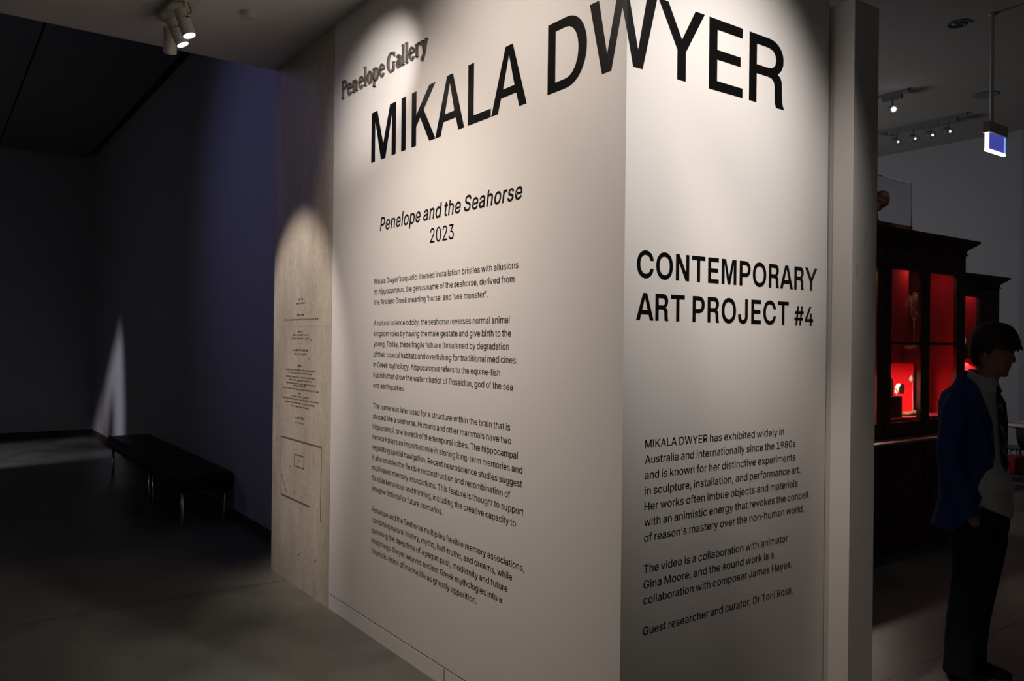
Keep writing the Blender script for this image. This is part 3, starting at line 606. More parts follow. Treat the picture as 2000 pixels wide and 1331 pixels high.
# bold R for the heading, in the same units as the glyph table
def bold_R():
    out = [(55, 0), (55, 509), (290, 509)]+arc(290, 377, 132, 132, 90, -45, 12)+[(372, 268), (352, 256), (392, 232), (408, 190), (410, 120), (414, 50), (432, 0),
           (330, 0), (318, 40), (314, 100), (312, 160), (298, 200), (262, 212), (147, 212), (147, 0)]
    hole = [(147, 292), (270, 292)]+arc(270, 360, 58, 68, -90, 90, 10)+[(147, 428)]
    pts, tri = fill([out, hole])
    d = {'R': (470, pts, tri)}
    d['N'] = (500, *fill([[(50, 0), (50, 509), (152, 509), (355, 165), (355, 509), (450, 509), (450, 0), (348, 0), (145, 344), (145, 0)]]))
    d['M'] = (590, *fill([[(50, 0), (50, 509), (190, 509), (295, 150), (400, 509), (540, 509), (540, 0), (447, 0), (447, 420), (340, 0), (250, 0), (143, 420), (143, 0)]]))
    d['A'] = (486, *fill([[(0, 0), (188, 509), (302, 509), (490, 0), (385, 0), (352, 108), (138, 108), (105, 0)], [(166, 190), (245, 428), (324, 190)]]))
    return d
CR = bold_R()

sub = thing('vinyl_subtitle', (-OFF, -0, 2.13), 'black italic exhibition title with its year below, under the huge name', 'lettering')
sub.location = (0, 1.43, 2.13)
line_obj(sub, '*Penelope and the Seahorse', on_left, -1.9235, -.6205, 2.2475, .0735, bold=11, m=M['vinyl2'])
line_obj(sub, '2023', on_left, -1.3757, -1.1555, 2.1315, .0715, bold=4, m=M['vinyl2'])

D = .0571
left_pars = [
 ('first short black text block under the italic title', 1.9586, [
  ('Mikala Dwyer’s aquatic-themed installation bristles with allusions', .6375), ('to *hippocampus*, the genus name of the seahorse, derived from', .6652),
  ('the Ancient Greek meaning ‘horse’ and ‘sea monster’.', .8659)]),
 ('second black text block, seven lines about an oddity of natural science', 1.728, [
  ('A natural science oddity, the seahorse reverses normal animal', .697), ('kingdom roles by having the male gestate and give birth to the', .6848),
  ('young. Today, these fragile fish are threatened by degradation', .6993), ('of their coastal habitats and overfishing for traditional medicines.', .6374),
  ('In Greek mythology, *hippocampus* refers to the equine-fish', .7623), ('hybrids that drew the water chariot of Poseidon, god of the sea', .6674), ('and earthquakes.', 1.6232)]),
 ('third and longest black text block, nine lines about memory and the brain', 1.271, [
  ('The name was later used for a structure within the brain that is', .6833), ('shaped like a seahorse. Humans and other mammals have two', .6751),
  ('hippocampi, one in each of the temporal lobes. The hippocampal', .6268), ('network plays an important role in storing long-term memories and', .5941),
  ('regulating spatial navigation. Recent neuroscience studies suggest', .594), ('it also enables the flexible reconstruction and recombination of', .6777),
  ('multivalent memory associations. This feature is thought to support', .5816), ('flexible behaviour and thinking, including the creative capacity to', .6351),
  ('imagine fictional or future scenarios.', 1.2288)]),
 ('lowest black text block on the left wall, five lines nearest the skirting', .6968, [
  ('Penelope and the Seahorse multiplies flexible memory associations,', .5715), ('combining natural history, myths, half-truths, and dreams, while', .658),
  ('spanning the deep time of a pagan past, modernity and future', .6892), ('imaginings. Dwyer weaves ancient Greek mythologies into a', .7296), ('futuristic vision of marine life as ghostly apparition.', .924)]),
]
for lab, z, lines in left_pars:
    T = thing('vinyl_text', (0, 1.3, z-D*(len(lines)-1)), lab, 'lettering', 'text blocks on the left wall')
    for i, (tx, e) in enumerate(lines): line_obj(T, tx, on_left, -1.983, -e, z-i*D, .0292, 4)
right_pars = [
 ('upper black text block on the right wall, seven lines on the artist', 1.2668, [
  ('MIKALA DWYER has exhibited widely in', .9388), ('Australia and internationally since the 1980s', 1.0208), ('and is known for her distinctive experiments', 1.0218),
  ('in sculpture, installation, and performance art.', 1.0581), ('Her works often imbue objects and materials', 1.0397), ('with an animistic energy that revokes the conceit', 1.1218),
  ('of reason’s mastery over the non-human world.', 1.0873)]),
 ('middle black text block on the right wall, three lines about the video', .81, [
  ('The video is a collaboration with animator', .9742), ('Gina Moore, and the sound work is a', .8775), ('collaboration with composer James Hayes.', 1.0051)]),
 ('single lowest black text line on the right wall, crediting the curator', .5835, [('Guest researcher and curator, Dr Toni Ross.', 1.0129)]),
]
for lab, z, lines in right_pars:
    T = thing('vinyl_text', (.55, 0, z-D*(len(lines)-1)), lab, 'lettering', 'text blocks on the right wall')
    for i, (tx, e) in enumerate(lines): line_obj(T, tx, on_right, .1136, e, z-i*D, .0297, 4)
T = thing('vinyl_heading', (.6, 0, 1.7324), 'bold black two-line capital heading on the right wall', 'lettering')
line_obj(T, 'CONTEMPORARY', on_right, .0615, 1.1673, 1.8866, .0995, 15, m=M['vinyl'], custom=CR)
line_obj(T, 'ART PROJECT', on_right, .0599, .9632, 1.7324, .0995, 15, m=M['vinyl'], custom=CR)
line_obj(T, '#4', on_right, 1.0029, 1.1406, 1.7324, .0845, 15, m=M['vinyl'])

# --- raised serif sign letters (built from stems, serifs and shaded bowls)
def serif_sign():
    T = thing('raised_sign', (0, 1.88, 3.04), 'raised dark serif gallery sign letters mounted high on the white wall', 'sign')
    th, tn, sf = .105, .036, .032            # stem, hairline, serif height (cap height = 1)
    def stem(x, z0, z1, serif_top='both', serif_bot='both', w=th):
        ps = [[(x, z0), (x+w, z0), (x+w, z1), (x, z1)]]
        if serif_bot == 'both': ps.append([(x-.075, z0), (x+w+.075, z0), (x+w+.03, z0+sf), (x-.03, z0+sf)])
        if serif_top == 'both': ps.append([(x-.075, z1), (x+w+.075, z1), (x+w+.03, z1-sf), (x-.03, z1-sf)])
        if serif_top == 'flag': ps.append([(x, z1), (x-.09, z1-.05), (x-.09, z1-.075), (x, z1-.09)])
        return ps
    def band(cx, cz, rx, rz, a0, a1, wmax, wmin, bias=0, n=18):
        """crescent stroke: thick at the sides, thin at top and bottom; returns quads"""
        q = []
        for i in range(n+1):
            a = R(a0+(a1-a0)*i/n); wd = wmin+(wmax-wmin)*abs(math.cos(a-R(bias)))**1.4
            q.append(((cx+rx*math.cos(a), cz+rz*math.sin(a)), (cx+(rx-wd)*math.cos(a), cz+(rz-min(wd, .07))*math.sin(a))))
        return [[q[i][0], q[i+1][0], q[i+1][1], q[i][1]] for i in range(n)]
    xh = .66
    def g_P(): return stem(.08, 0, 1)+band(.30, .745, .34, .255, -90, 90, 0.112, .036)+[[(.2, 1), (.31, 1), (.31, .96), (.2, .96)], [(.2, .53), (.31, .53), (.31, .49), (.2, .49)]], .70
    def g_e(): return band(.29, .325, .26, .345, 20, 322, 0.104, .036)+[[(.09, .36), (.53, .36), (.545, .40), (.09, .40)]]+band(.29, .36, .25, .31, 5, 40, .09, .05), .60
    def g_n(): return stem(.09, 0, xh, 'flag')+stem(.44, 0, .45, None)+band(.36, .42, .215, .25, 0, 130, 0.108, .036), .74
    def g_l(): return stem(.09, 0, 1.06, 'flag'), .33
    def g_o(): return band(.31, .325, .28, .345, 0, 360, .13, .045, n=28), .64
    def g_p(): return stem(.09, -.32, xh, 'flag')+band(.33, .325, .28, .345, -140, 140, .13, .045, n=24), .68
    def g_G(): return band(.46, .5, .42, .525, 42, 318, .15, .04, n=26)+[[(.72, .74), (.78, .74), (.78, .98), (.74, .98)]]+stem(.64, .02, .44, 'both', None), .92
    def g_a(): return stem(.36, .06, .47, None, None)+band(.29, .45, .205, .225, 0, 160, 0.108, .036)+band(.24, .18, .185, .19, 80, 330, 0.096, .036)+[[(.36, .40), (.36, .35), (.22, .33), (.22, .37)], [(.495, .14), (.36, .1), (.47, 0), (.58, .05), (.58, .09), (.50, .06)]], .57
    def g_r(): return stem(.09, 0, xh, 'flag')+band(.32, .50, .17, .17, 55, 165, .05, .05)+[[(.36, .64), (.46, .67), (.47, .53), (.38, .52)]], .48
    def g_y(): return [[(.07, xh), (.22, xh), (.40, .06), (.32, 0)], [(.50, xh), (.56, xh), (.30, -.14), (.24, -.10)], [(.30, -.14), (.24, -.08), (.06, -.24), (.10, -.36), (.20, -.32)],
                       [(0, xh), (.29, xh), (.27, xh-sf), (.02, xh-sf)], [(.42, xh), (.64, xh), (.62, xh-sf), (.44, xh-sf)]], .62
    gl = dict(P=g_P, e=g_e, n=g_n, l=g_l, o=g_o, p=g_p, G=g_G, a=g_a, r=g_r, y=g_y)
    def word(tx, y0, y1, z, cap):
        x = 0; parts = []
        for ch in tx:
            ps, adv = gl[ch](); parts.append((x, ps)); x += adv+.02
        k = (y0-y1)/x
        for x0, ps in parts:
            mb = MB()
            for p in ps: mb.prism(p, lambda u, v, d: (-d, y0-(x0+u)*k, z+v*cap), .003, .0125)
            # two small stand-off pins
            xs = [q[0] for p in ps for q in p]; mid = (min(xs)+max(xs))/2
            child_of(T, mb.build('letter', M['bronze']))
    word('Penelope', 2.436, 1.872, 3.094, .102)
    word('Gallery', 1.850, 1.412, 3.092, .099)
serif_sign()

# --- engraved lines and plan on the concrete
def engraved():
    T = thing('engraved_text', (0, 3.06, 1.09), 'small dark engraved lines of text on the concrete wall end', 'lettering')
    rows = [(3.108, 3.032, 1.914), (3.15, 2.987, 1.886), (3.133, 3.006, 1.808), (3.366, 2.766, 1.779), (3.116, 3.021, 1.698), (3.204, 2.932, 1.676), (3.222, 2.918, 1.653),
            (3.196, 2.946, 1.575), (3.176, 2.963, 1.55), (3.109, 3.027, 1.47), (3.325, 2.802, 1.442), (3.286, 2.86, 1.421), (3.324, 2.809, 1.394), (3.265, 2.867, 1.373), (3.313, 2.799, 1.35),
            (3.197, 2.944, 1.336), (3.39, 2.74, 1.313), (3.094, 3.048, 1.286), (3.233, 2.898, 1.265), (3.383, 2.746, 1.245), (3.328, 2.795, 1.221), (3.221, 2.913, 1.197), (3.144, 2.994, 1.123), (3.143, 2.989, 1.091)]
    heads = {0, 2, 4, 7, 9, 22}
    rnd = random.Random(3)
    for i, (ya, yb, z) in enumerate(rows):
        mb = MB(); h = .0125 if i in heads else .0095; wd = .0042 if i in heads else .0029
        y = ya
        while y > yb+.012:
            n = rnd.randint(2, 7)
            for k in range(n):
                if y < yb+.004: break
                tall = rnd.random() < .3
                zz = z-h/2; up = h*(1.35 if tall else 1)
                mb.box(-.0009, y-wd, zz, -.0003, y, zz+up)
                if rnd.random() < .75: mb.box(-.0009, y-wd*2.2, zz+h*rnd.choice((0, .4, .75)), -.0003, y, zz+h*rnd.choice((.55, .95)))
                y -= wd*2.5
            y -= .009
        child_of(T, mb.build('text_line', M['engr']))
    T = thing('engraved_plan', (0, 3.05, .57), 'thin engraved rectangle plan low on the concrete wall end', 'engraving')
    def bar(y0, z0, y1, z1, wd=.006, name='outline'):
        d = Vector((0, y1-y0, z1-z0)); n = Vector((0, -d.z, d.y)).normalized()*wd/2
        pts = [Vector((-.0006, y0, z0))+n, Vector((-.0006, y1, z1))+n, Vector((-.0006, y1, z1))-n, Vector((-.0006, y0, z0))-n]
        mb = MB(); mb.add(pts+[p+Vector((.0004, 0, 0)) for p in pts], [(0,1,2,3),(7,6,5,4),(0,4,5,1),(1,5,6,2),(2,6,7,3),(3,7,4,0)])
        child_of(T, mb.build(name, M['engr']))
    bar(3.412, .970, 2.697, .970, .012); bar(3.409, .97, 3.396, .568, .006); bar(2.697, .973, 2.702, .50, .009); bar(3.398, .569, 2.876, .567, .012)
    for a in ((3.155, .876, 2.982, .876), (3.152, .798, 2.986, .798), (3.154, .876, 3.152, .798), (2.984, .876, 2.987, .798)): bar(*a, .008, 'inner_outline')
    bar(3.391, .713, 3.288, .591, .006, 'diagonal')
    for y, z in ((3.368, .915), (2.826, .857), (3.227, .781), (3.147, .62), (2.974, .631), (3.065, .84)):
        child_of(T, MB().box(-.0009, y-.004, z-.009, -.0003, y+.004, z+.009).build('mark', M['engr']))
    for i, (y, z, r_, lab) in enumerate(((2.892, 1.643, .0075, 'dark pit in the concrete just right of the two-line engraved entry'), (2.919, 1.52, .0075, 'dark pit in the concrete above the long engraved paragraph'),
                         (3.086, 1.618, .005, 'small dark pit in the concrete midway between two engraved entries'), (3.34, 1.283, .007, 'dark pit at the left of the engraved paragraph'),
                         (3.06, .22, .010, 'left formwork hole near the foot of the concrete'), (2.774, .244, .010, 'right formwork hole near the foot of the concrete'))):
        mb = MB(); mb.lathe([(r_, 0), (r_*.8, .0007), (r_*.3, .001)], (0, y, z), 12, Matrix.Rotation(-PI/2, 3, 'Y'))
        o = mb.build('concrete_pit', M['engr' if i < 4 else 'pit']); rebase(o); tag(o, lab, 'hole', 'pits in the concrete')
engraved()

# ------------------------------------------------------------------ ceiling fittings
def spot_head(parent, base, aim, lit, arm_mat):
    """cylinder head hanging on a stem: one part with lens, slots and screw as sub-parts"""
    base = Vector(base); aim = Vector(aim).normalized()
    q = aim.to_track_quat('Z', 'Y').to_matrix()
    hc = base+Vector((0, 0, -.12))
    mb = MB(); mb.lathe([(.034, -.075), (.037, -.07), (.037, .066), (.034, .075)], hc, 20, q)
    mb.tube([base, hc+Vector((0, 0, .02))], .011, 8)
    h = child_of(parent, mb.build('spot_head', M['lampwhite'], smooth=False))
    def sub(nm, b, m):
        o = b.build(nm, m); o.parent = h; return o
    lens = MB().lathe([(.031, .0745), (.031, .079)], hc, 20, q); sub('lens', lens, M['lens'] if lit else M['lampwhite'])
    side = aim.cross(Vector((0, 0, 1))).normalized()
    cam = (Vector((-2.0115, -2.0974, 1.65))-hc); cam = (cam-aim*cam.dot(aim)).normalized()
    sl = MB(); c0 = hc-aim*.018
    tang = aim.cross(cam).normalized()
    pts = [c0+(cam*math.cos(R(a))+tang*math.sin(R(a)))*.0372 for a in (-62, -48, -34, -20)]
    sl.tube(pts, .0042, 6); sub('slot', sl, M['lampblack'])
    sc2 = MB().blob(c0+(cam*math.cos(R(28))+tang*math.sin(R(28)))*.037, .004, .004, .004, 8, 6); sub('screw', sc2, M['lampblack'])
    cb = MB().tube([base+Vector((.02, .01, 0)), hc+Vector((.03, -.02, .06)), hc+(cam*.037)+aim*-.02], .004, 6); sub('cable', cb, arm_mat)
    return h
tsl = thing('ceiling_spotlight', (-.87, 2.86, 3.58), 'cluster of three white cylinder spotlights on the low ceiling', 'spotlight')
mb = MB(); mb.prism([(-.92, 3.06), (-.80, 3.10), (-.78, 2.55), (-.90, 2.53)], lambda u, v, d: (u, v, d), 3.545, 3.58)
child_of(tsl, mb.build('mount_plate', M['lampwhite'], bevel=.004))
spot_head(tsl, (-.85, 3.02, 3.545), (.10, .35, -1.0), False, M['copper'])
spot_head(tsl, (-.85, 2.85, 3.545), (.42, -.10, -.95), True, M['copper'])
spot_head(tsl, (-.85, 2.68, 3.545), (.30, -.16, -.95), True, M['copper'])
sd = MB().lathe([(.05, 0), (.052, -.008), (.046, -.03), (.03, -.036), (.012, -.037)], (-.481, 2.693, 3.58), 28).build('smoke_detector', M['lampwhite'], smooth=False)
tag(rebase(sd), 'small round disc detector on the low white ceiling', 'detector')

def recessed(x, y, label):
    t_ = thing('recessed_light', (x, y, 4.7), label, 'light', 'recessed lights in the hall ceiling')
    a = MB().lathe([(.105, -.001), (.108, -.008), (.092, -.010), (.085, -.002)], (0, 0, 0), 28).build('trim_ring', M['grey'], t_)
    MB().lathe([(.088, -.0015), (.088, -.0035)], (0, 0, 0), 24).build('reflector', M['lampblack'], t_)
    MB().lathe([(.022, -.003), (.020, -.012), (.008, -.016)], (-.038, .028, 0), 14).build('bulb', M['clear'], t_)
    MB().lathe([(.014, -.003), (.012, -.012), (.006, -.016)], (.036, -.032, 0), 14).build('bulb', M['clear'], t_)
recessed(5.85, 1.619, 'oval recessed twin light in the dark hall ceiling beside the hanging sign rod')
recessed(5.873, 2.56, 'recessed light half hidden behind the top of the white pier')
o = MB().lathe([(.145, 0), (.15, -.006), (.14, -.01), (.05, -.011)], (8.33, 2.47, 4.70), 32).build('ceiling_speaker', M['grey'])
tag(rebase(o), 'faint round speaker disc in the hall ceiling behind the sign rod', 'speaker')

def track(x, ya, yb, label):
    return tag(rebase(MB().box(x-.018, min(ya, yb), 4.665, x+.018, max(ya, yb), 4.70).build('light_track', M['grey'])), label, 'track', 'light tracks on the hall ceiling')
track(7.37, 2.9, 5.2, 'short ceiling light track nearest the pier top')
track(8.925, 2.95, 6.2, 'long ceiling light track carrying the row of small lamps')
def track_lamp(x, y, label, aim, dim=True, grp='small lamps on the long track', dx=.23):
    t_ = thing('track_spotlight', (x, y, 4.665), label, 'spotlight', grp)
    aim = Vector(aim).normalized(); q = aim.to_track_quat('Z', 'Y').to_matrix()
    MB().box(-.02, -.12, -.05, .02, .12, 0).build('adapter', M['grey'], t_)
    MB().tube([(0, 0, -.04), (0, 0, -.12)], .012, 8).build('stem', M['grey'], t_)
    hc = Vector((0, 0, -.16))
    MB().lathe([(.040, -.10), (.045, -.09), (.048, .09), (.045, .095)], hc, 18, q).build('spot_head', M['grey'], t_)
    rl = .010 if dim else .024
    MB().lathe([(rl, .096), (rl*.9, .104)], hc, 14, q).build('lens', M['lensdim' if dim else 'lens'], t_)
camp = Vector((-2.01, -2.10, 1.65))
p_ = Vector((7.40, 3.12, 4.5))
track_lamp(7.40, 3.12, 'bright white spotlight facing the viewer on the short track', (camp-p_)+Vector((1.2, -1.4, 0)), False, 'lamps on the short track')
for y, lab in ((3.905, 'small track lamp second from the pier in the row'), (3.665, 'small track lamp third from the pier in the row'), (3.43, 'small track lamp fourth from the pier in the row'), (3.20, 'small track lamp farthest from the pier, nearest the blue sign')):
    p_ = Vector((8.925, y, 4.5)); track_lamp(8.925, y, lab, (camp-p_)+Vector((2.6, -2.4, -.8)))
track_lamp(8.925, 4.30, 'unlit track lamp closest to the pier at the start of the row', (1, .6, -.8), True)

def exit_sign():
    T = thing('hanging_sign', (5.92, 1.325, 4.7), 'glowing blue edge-lit sign hung from the hall ceiling on a rod', 'sign')
    L_ = lambda o: child_of(T, o)
    L_(MB().tube([(5.86, 1.325, 4.69), (5.86, 1.325, 3.70)], .016, 12).build('rod', M['rodwhite'], smooth=True))
    L_(MB().lathe([(.035, 0), (.035, -.012), (.02, -.02)], (5.86, 1.325, 4.7), 18).build('ceiling_cup', M['lampwhite']))
    L_(MB().box(5.752, 1.292, 3.598, 6.130, 1.358, 3.700).build('housing', M['signbody'], bevel=.006))
    L_(MB().box(5.785, 1.320, 3.452, 6.115, 1.330, 3.60).build('panel', M['signblue']))
    L_(MB().box(5.757, 1.312, 3.432, 5.787, 1.338, 3.60).build('side_edge', M['signedge']))
    L_(MB().box(5.757, 1.312, 3.430, 6.122, 1.338, 3.452).build('bottom_edge', M['signedge']))
    L_(MB().box(6.112, 1.314, 3.45, 6.122, 1.336, 3.60).build('side_edge', M['signedgeblue']))
exit_sign()

# ------------------------------------------------------------------ benches
def rbox(x0, y0, z0, x1, y1, z1, name, m, parent, bev): return MB().box(x0, y0, z0, x1, y1, z1).build(name, m, parent, bevel=bev)
def bench(y0, y1, label):
    cx, cy = -.005, (y0+y1)/2; hl = (y1-y0)/2; hw = .235
    T = thing('leather_bench', (cx, cy, 0), label, 'bench', 'benches along the gallery wall')
    rbox(-hw, -hl, .335, hw, hl, .46, 'seat_cushion', M['leather'], T, .03)
    rbox(-hw+.03, -hl+.03, .305, hw-.03, hl-.03, .337, 'seat_frame', M['lampblack'], T, 0)
    for sx in (-1, 1):
        for sy in (-1, 1):
            MB().lathe([(.015, 0), (.0165, .004), (.0165, .306)], (sx*(hw-.055), sy*(hl-.07), 0), 14).build('leg', M['chrome'], T, smooth=True)
bench(5.22, 6.47, 'near black leather bench with chrome legs by the gallery wall')
bench(6.50, 8.60, 'far black leather bench catching the light beam at its end')

# added off-frame shutter and lamp stand, put there to shape the beam like a fin
def shutter():
    src = Vector((-5.2, 8.6, 2.3)); k = .03
    holes = []
    def on_plate(y, z):
        p = Vector((.24, y, z)); return src+(p-src)*k
    outer = [on_plate(*q) for q in ((4.5, -5.0), (19, -5.0), (19, 6.5), (4.5, 6.5))]
    # opening follows the fin-shaped patch, its foot running on across the floor
    hole = [(10.22, -1.1), (13.9, -1.1), (12.75, .05), (11.75, .80), (11.2, 1.30), (10.82, 1.60), (10.62, 1.80), (10.42, 1.55), (10.32, 1.1), (10.24, .5)]
    n = (Vector((.24, 11.2, .35))-src).normalized()
    pts = outer+[on_plate(*q) for q in hole]
    u = n.cross(Vector((0, 0, 1))).normalized(); v = u.cross(n)
    c = src+n*(src-pts[0]).length
    fl = []
    for p in pts:
        d = (p-src); d = src+d*(k*6.0/d.dot(n))   # project on one plane
        fl.append(d)
    f2 = [Vector(((p-src).dot(u), (p-src).dot(v), 0)) for p in fl]
    tri = tessellate_polygon([f2[:4], f2[4:]])
    mb = MB(); mb.add(fl, tri)
    # two standing bars in the opening throw the slim dark fins
    def bar(a, b_, w0, w1):
        q = []
        for (y, z), w_ in ((a, w0), (b_, w1)):
            for s_ in (-1, 1):
                d = Vector((.24, y+s_*w_, z))-src; q.append(src+d*(k*6.0/d.dot(n)))
        mb.add([q[0], q[1], q[3], q[2]], [(0, 1, 2, 3)])
    bar((11.40, -.3), (11.10, .80), .46, .12); bar((11.98, -.3), (11.78, .72), .13, .035)
    T = thing('beam_lamp', (-5.2, 8.6, 0), 'black floor-standing beam lamp with a framing shutter in the gallery, beyond the left edge', 'lamp')
    o = child_of(T, mb.build('framing_shutter', M['lampblack']))
    md = o.modifiers.new('solid', 'SOLIDIFY'); md.thickness = .002
    q = n.to_track_quat('Z', 'Y').to_matrix()
    child_of(T, MB().lathe([(.06, -.34), (.085, -.30), (.085, -.05), (.07, -.04)], src, 20, q).build('lamp_body', M['lampblack'], smooth=True))
    child_of(T, MB().tube([(-5.2, 8.6, .25), tuple(src-n*.2)], .018, 10).build('pole', M['lampblack']))
    arm = MB()
    for s_ in (-.075, .075): arm.tube([src-n*.1+u*s_, src+n*(k*6.0)+u*s_*1.6], .005, 6)
    child_of(T, arm.build('shutter_arm', M['lampblack']))
    for i in range(3):
        a_ = 2*PI*i/3; child_of(T, MB().tube([(-5.2, 8.6, .55), (-5.2+.5*math.cos(a_), 8.6+.5*math.sin(a_), .012)], .012, 8).build('leg', M['lampblack']))
shutter()

# ------------------------------------------------------------------ display cabinets
def cornice(mb, x0, y0, x1, y1, prof):
    rings = [[(x0-o_, y0-o_, z), (x1+o_, y0-o_, z), (x1+o_, y1+o_, z), (x0-o_, y1+o_, z)] for o_, z in prof]
    mb.loft(rings)
def cabinet(T, x0, x1, yf, yb, doors, zt, pane_z, base_f, bar_z):
    """doors: list of (x0, x1, pane x0, pane x1); all in world coordinates"""
    L_ = lambda o: child_of(T, o)
    # base with panels
    L_(MB().box(x0, base_f, .09, x1, yb, .856).build('base', M['wood']))
    L_(MB().box(x0-.03, base_f-.03, 0, x1+.03, yb, .10).build('plinth', M['wood'], bevel=.01))
    n = max(2, round((x1-x0)/.62)); wd = (x1-x0)/n
    for i in range(n):
        a = x0+i*wd
        p = MB().box(a+.07, base_f-.012, .17, a+wd-.07, base_f+.002, .79).build('base_panel', M['wood'], bevel=.01); L_(p)
        q = MB().box(a+.13, base_f-.02, .23, a+wd-.13, base_f-.01, .73).build('raised_field', M['wood'], bevel=.008)
        q.parent = p
    L_(MB().box(x0-.04, base_f-.03, .856, x1+.04, yb, .878).build('ledge', M['woodpale'], bevel=.004))
    # carcass
    c = MB(); c.box(x0, yf+.03, .878, x0+.05, yb, zt-.09); c.box(x1-.05, yf+.03, .878, x1, yb, zt-.09); c.box(x0, yb-.03, .878, x1, yb, zt-.09)
    c.box(x0, yf+.03, zt-.14, x1, yb, zt-.09); c.box(x0, yf+.03, .878, x1, yb, .93)
    xs = sorted([d[0] for d in doors]+[d[1] for d in doors])
    for a, b_ in zip([x0]+[d[1] for d in doors], [d[0] for d in doors]+[x1]):
        if b_-a > .004: c.box(a, yf, .878, b_, yf+.06, zt-.09)
    L_(c.build('carcass', M['wood']))
    cn = MB(); cornice(cn, x0, yf, x1, yb, [(0, zt-.16), (0, zt-.138), (.015, zt-.134), (.018, zt-.126), (.008, zt-.118), (.006, zt-.10), (.012, zt-.085), (.03, zt-.068), (.048, zt-.056), (.052, zt-.048), (.062, zt-.046), (.075, zt-.03), (.09, zt-.02), (.092, zt-.004), (.088, zt), (.0, zt+.002)])
    L_(cn.build('cornice', M['wood']))
    for a, b_, pa, pb in doors:
        d = MB(); z0, z1 = .90, zt-.165; p0, p1 = pane_z
        d.box(a, yf-.005, z0, pa, yf+.03, z1); d.box(pb, yf-.005, z0, b_, yf+.03, z1); d.box(pa, yf-.005, z0, pb, yf+.03, p0); d.box(pa, yf-.005, p1, pb, yf+.03, z1)
        d.box(pa, yf, bar_z-.011, pb, yf+.025, bar_z+.011)
        do = L_(d.build('door', M['wood']))
        g = MB().box(pa-.005, yf+.011, p0-.005, pb+.005, yf+.015, p1+.005).build('glass_pane', M['glass']); g.parent = do
        k = MB().lathe([(.011, 0), (.011, .004), (.006, .008)], (a+.022, yf-.005, .975), 12, Matrix.Rotation(PI/2, 3, 'X')).build('lock', M['chrome']); k.parent = do
    return L_

cab = thing('display_cabinet', (4.7, 1.75, 0), 'dark mahogany glass-fronted display cabinet with glowing red interior, behind the person', 'cabinet', 'mahogany display cabinets')
L1 = cabinet(cab, 3.60, 5.779, 1.5, 2.06, [(3.70, 4.355, 3.796, 4.281), (4.42, 5.05, 4.493, 4.975), (5.05, 5.70, 5.124, 5.614)], 2.62, (1.003, 2.296), 1.35, 1.672)
# red lining
L1(MB().box(3.65, 2.012, .93, 5.729, 2.03, 2.48).build('back_lining', M['red']))
L1(MB().box(3.65, 1.54, .93, 3.665, 2.012, 2.48).build('side_lining', M['red'])); L1(MB().box(5.714, 1.54, .93, 5.729, 2.012, 2.48).build('side_lining', M['red']))
L1(MB().box(3.65, 1.55, .93, 5.729, 2.012, 1.025).build('interior_floor', M['redfloor']))
L1(MB().box(3.65, 1.70, 1.494, 5.145, 2.012, 2.46).build('interior_panel', M['red']))
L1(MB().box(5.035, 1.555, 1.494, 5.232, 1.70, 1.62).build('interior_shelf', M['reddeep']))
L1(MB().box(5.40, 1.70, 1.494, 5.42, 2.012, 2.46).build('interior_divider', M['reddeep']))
L1(MB().box(5.40, 1.78, 1.025, 5.42, 2.012, 1.494).build('interior_divider', M['red']))
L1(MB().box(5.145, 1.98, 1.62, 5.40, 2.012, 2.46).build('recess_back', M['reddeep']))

GR = 'specimens in the near cabinet'
def coral():
    rnd = random.Random(11)
    T = thing('dried_coral', (5.133, 1.64, 1.620), 'pale branching sea fan coral on a brass disc behind cabinet glass', 'specimen', GR)
    MB().lathe([(.085, 0), (.088, .006), (.088, .028), (.08, .032)], (0, 0, 0), 24).build('brass_base', M['brass'], T, smooth=False)
    MB().lathe([(.022, .032), (.020, .045), (.006, .055), (.004, .09), (.004, .20)], (0, 0, 0), 16).build('stand', M['grey'], T, smooth=True)
    mb = MB()
    def grow_(p, d, ln, r_, lev):
        q = p+d*ln; mid = p+d*ln*.5+Vector((rnd.uniform(-.005, .005), rnd.uniform(-.003, .003), 0))
        mb.tube([p, mid, q], [r_, r_*.85, r_*.72], 5)
        if lev == 0: return
        for k in range(3 if lev in (6, 5, 2) else 2):
            a = (k-(1 if lev in (6, 5, 2) else .5))*rnd.uniform(.5, .95)+rnd.uniform(-.1, .1)
            nd = Vector((d.x+a*(1.0 if lev > 3 else .7), d.y*.5+rnd.uniform(-.15, .15), d.z+.15)); nd.x -= max(-.5, min(.5, q.x/.10*.22))
            grow_(q, nd.normalized(), ln*rnd.uniform(.74, .95), r_*.70, lev-1)
    grow_(Vector((0, 0, .185)), Vector((0, 0, 1)), .066, .0068, 6)
    mb.build('branches', M['coral'], T, recalc=False)
coral()
def bottle():
    T = thing('specimen_bottle', (4.850, 1.72, 1.211), 'amber-filled glass bottle with white stopper on the red block', 'bottle', GR)
    MB().lathe([(.038, 0), (.047, .008), (.048, .04), (.048, .10), (.043, .135), (.024, .165), (.018, .19)], n=24).build('bottle_body', M['amber'], T, smooth=True)
    MB().lathe([(.017, .19), (.021, .194), (.021, .20), (.013, .206), (.019, .22), (.021, .234), (.014, .248), (.004, .252)], n=18).build('stopper', M['clear'], T, smooth=True)
bottle()
tag(rebase(MB().box(4.55, 1.62, 1.026, 4.905, 1.80, 1.2095).build('red_block', M['reddeep'])), 'dark red display block under the amber bottle', 'block', GR)
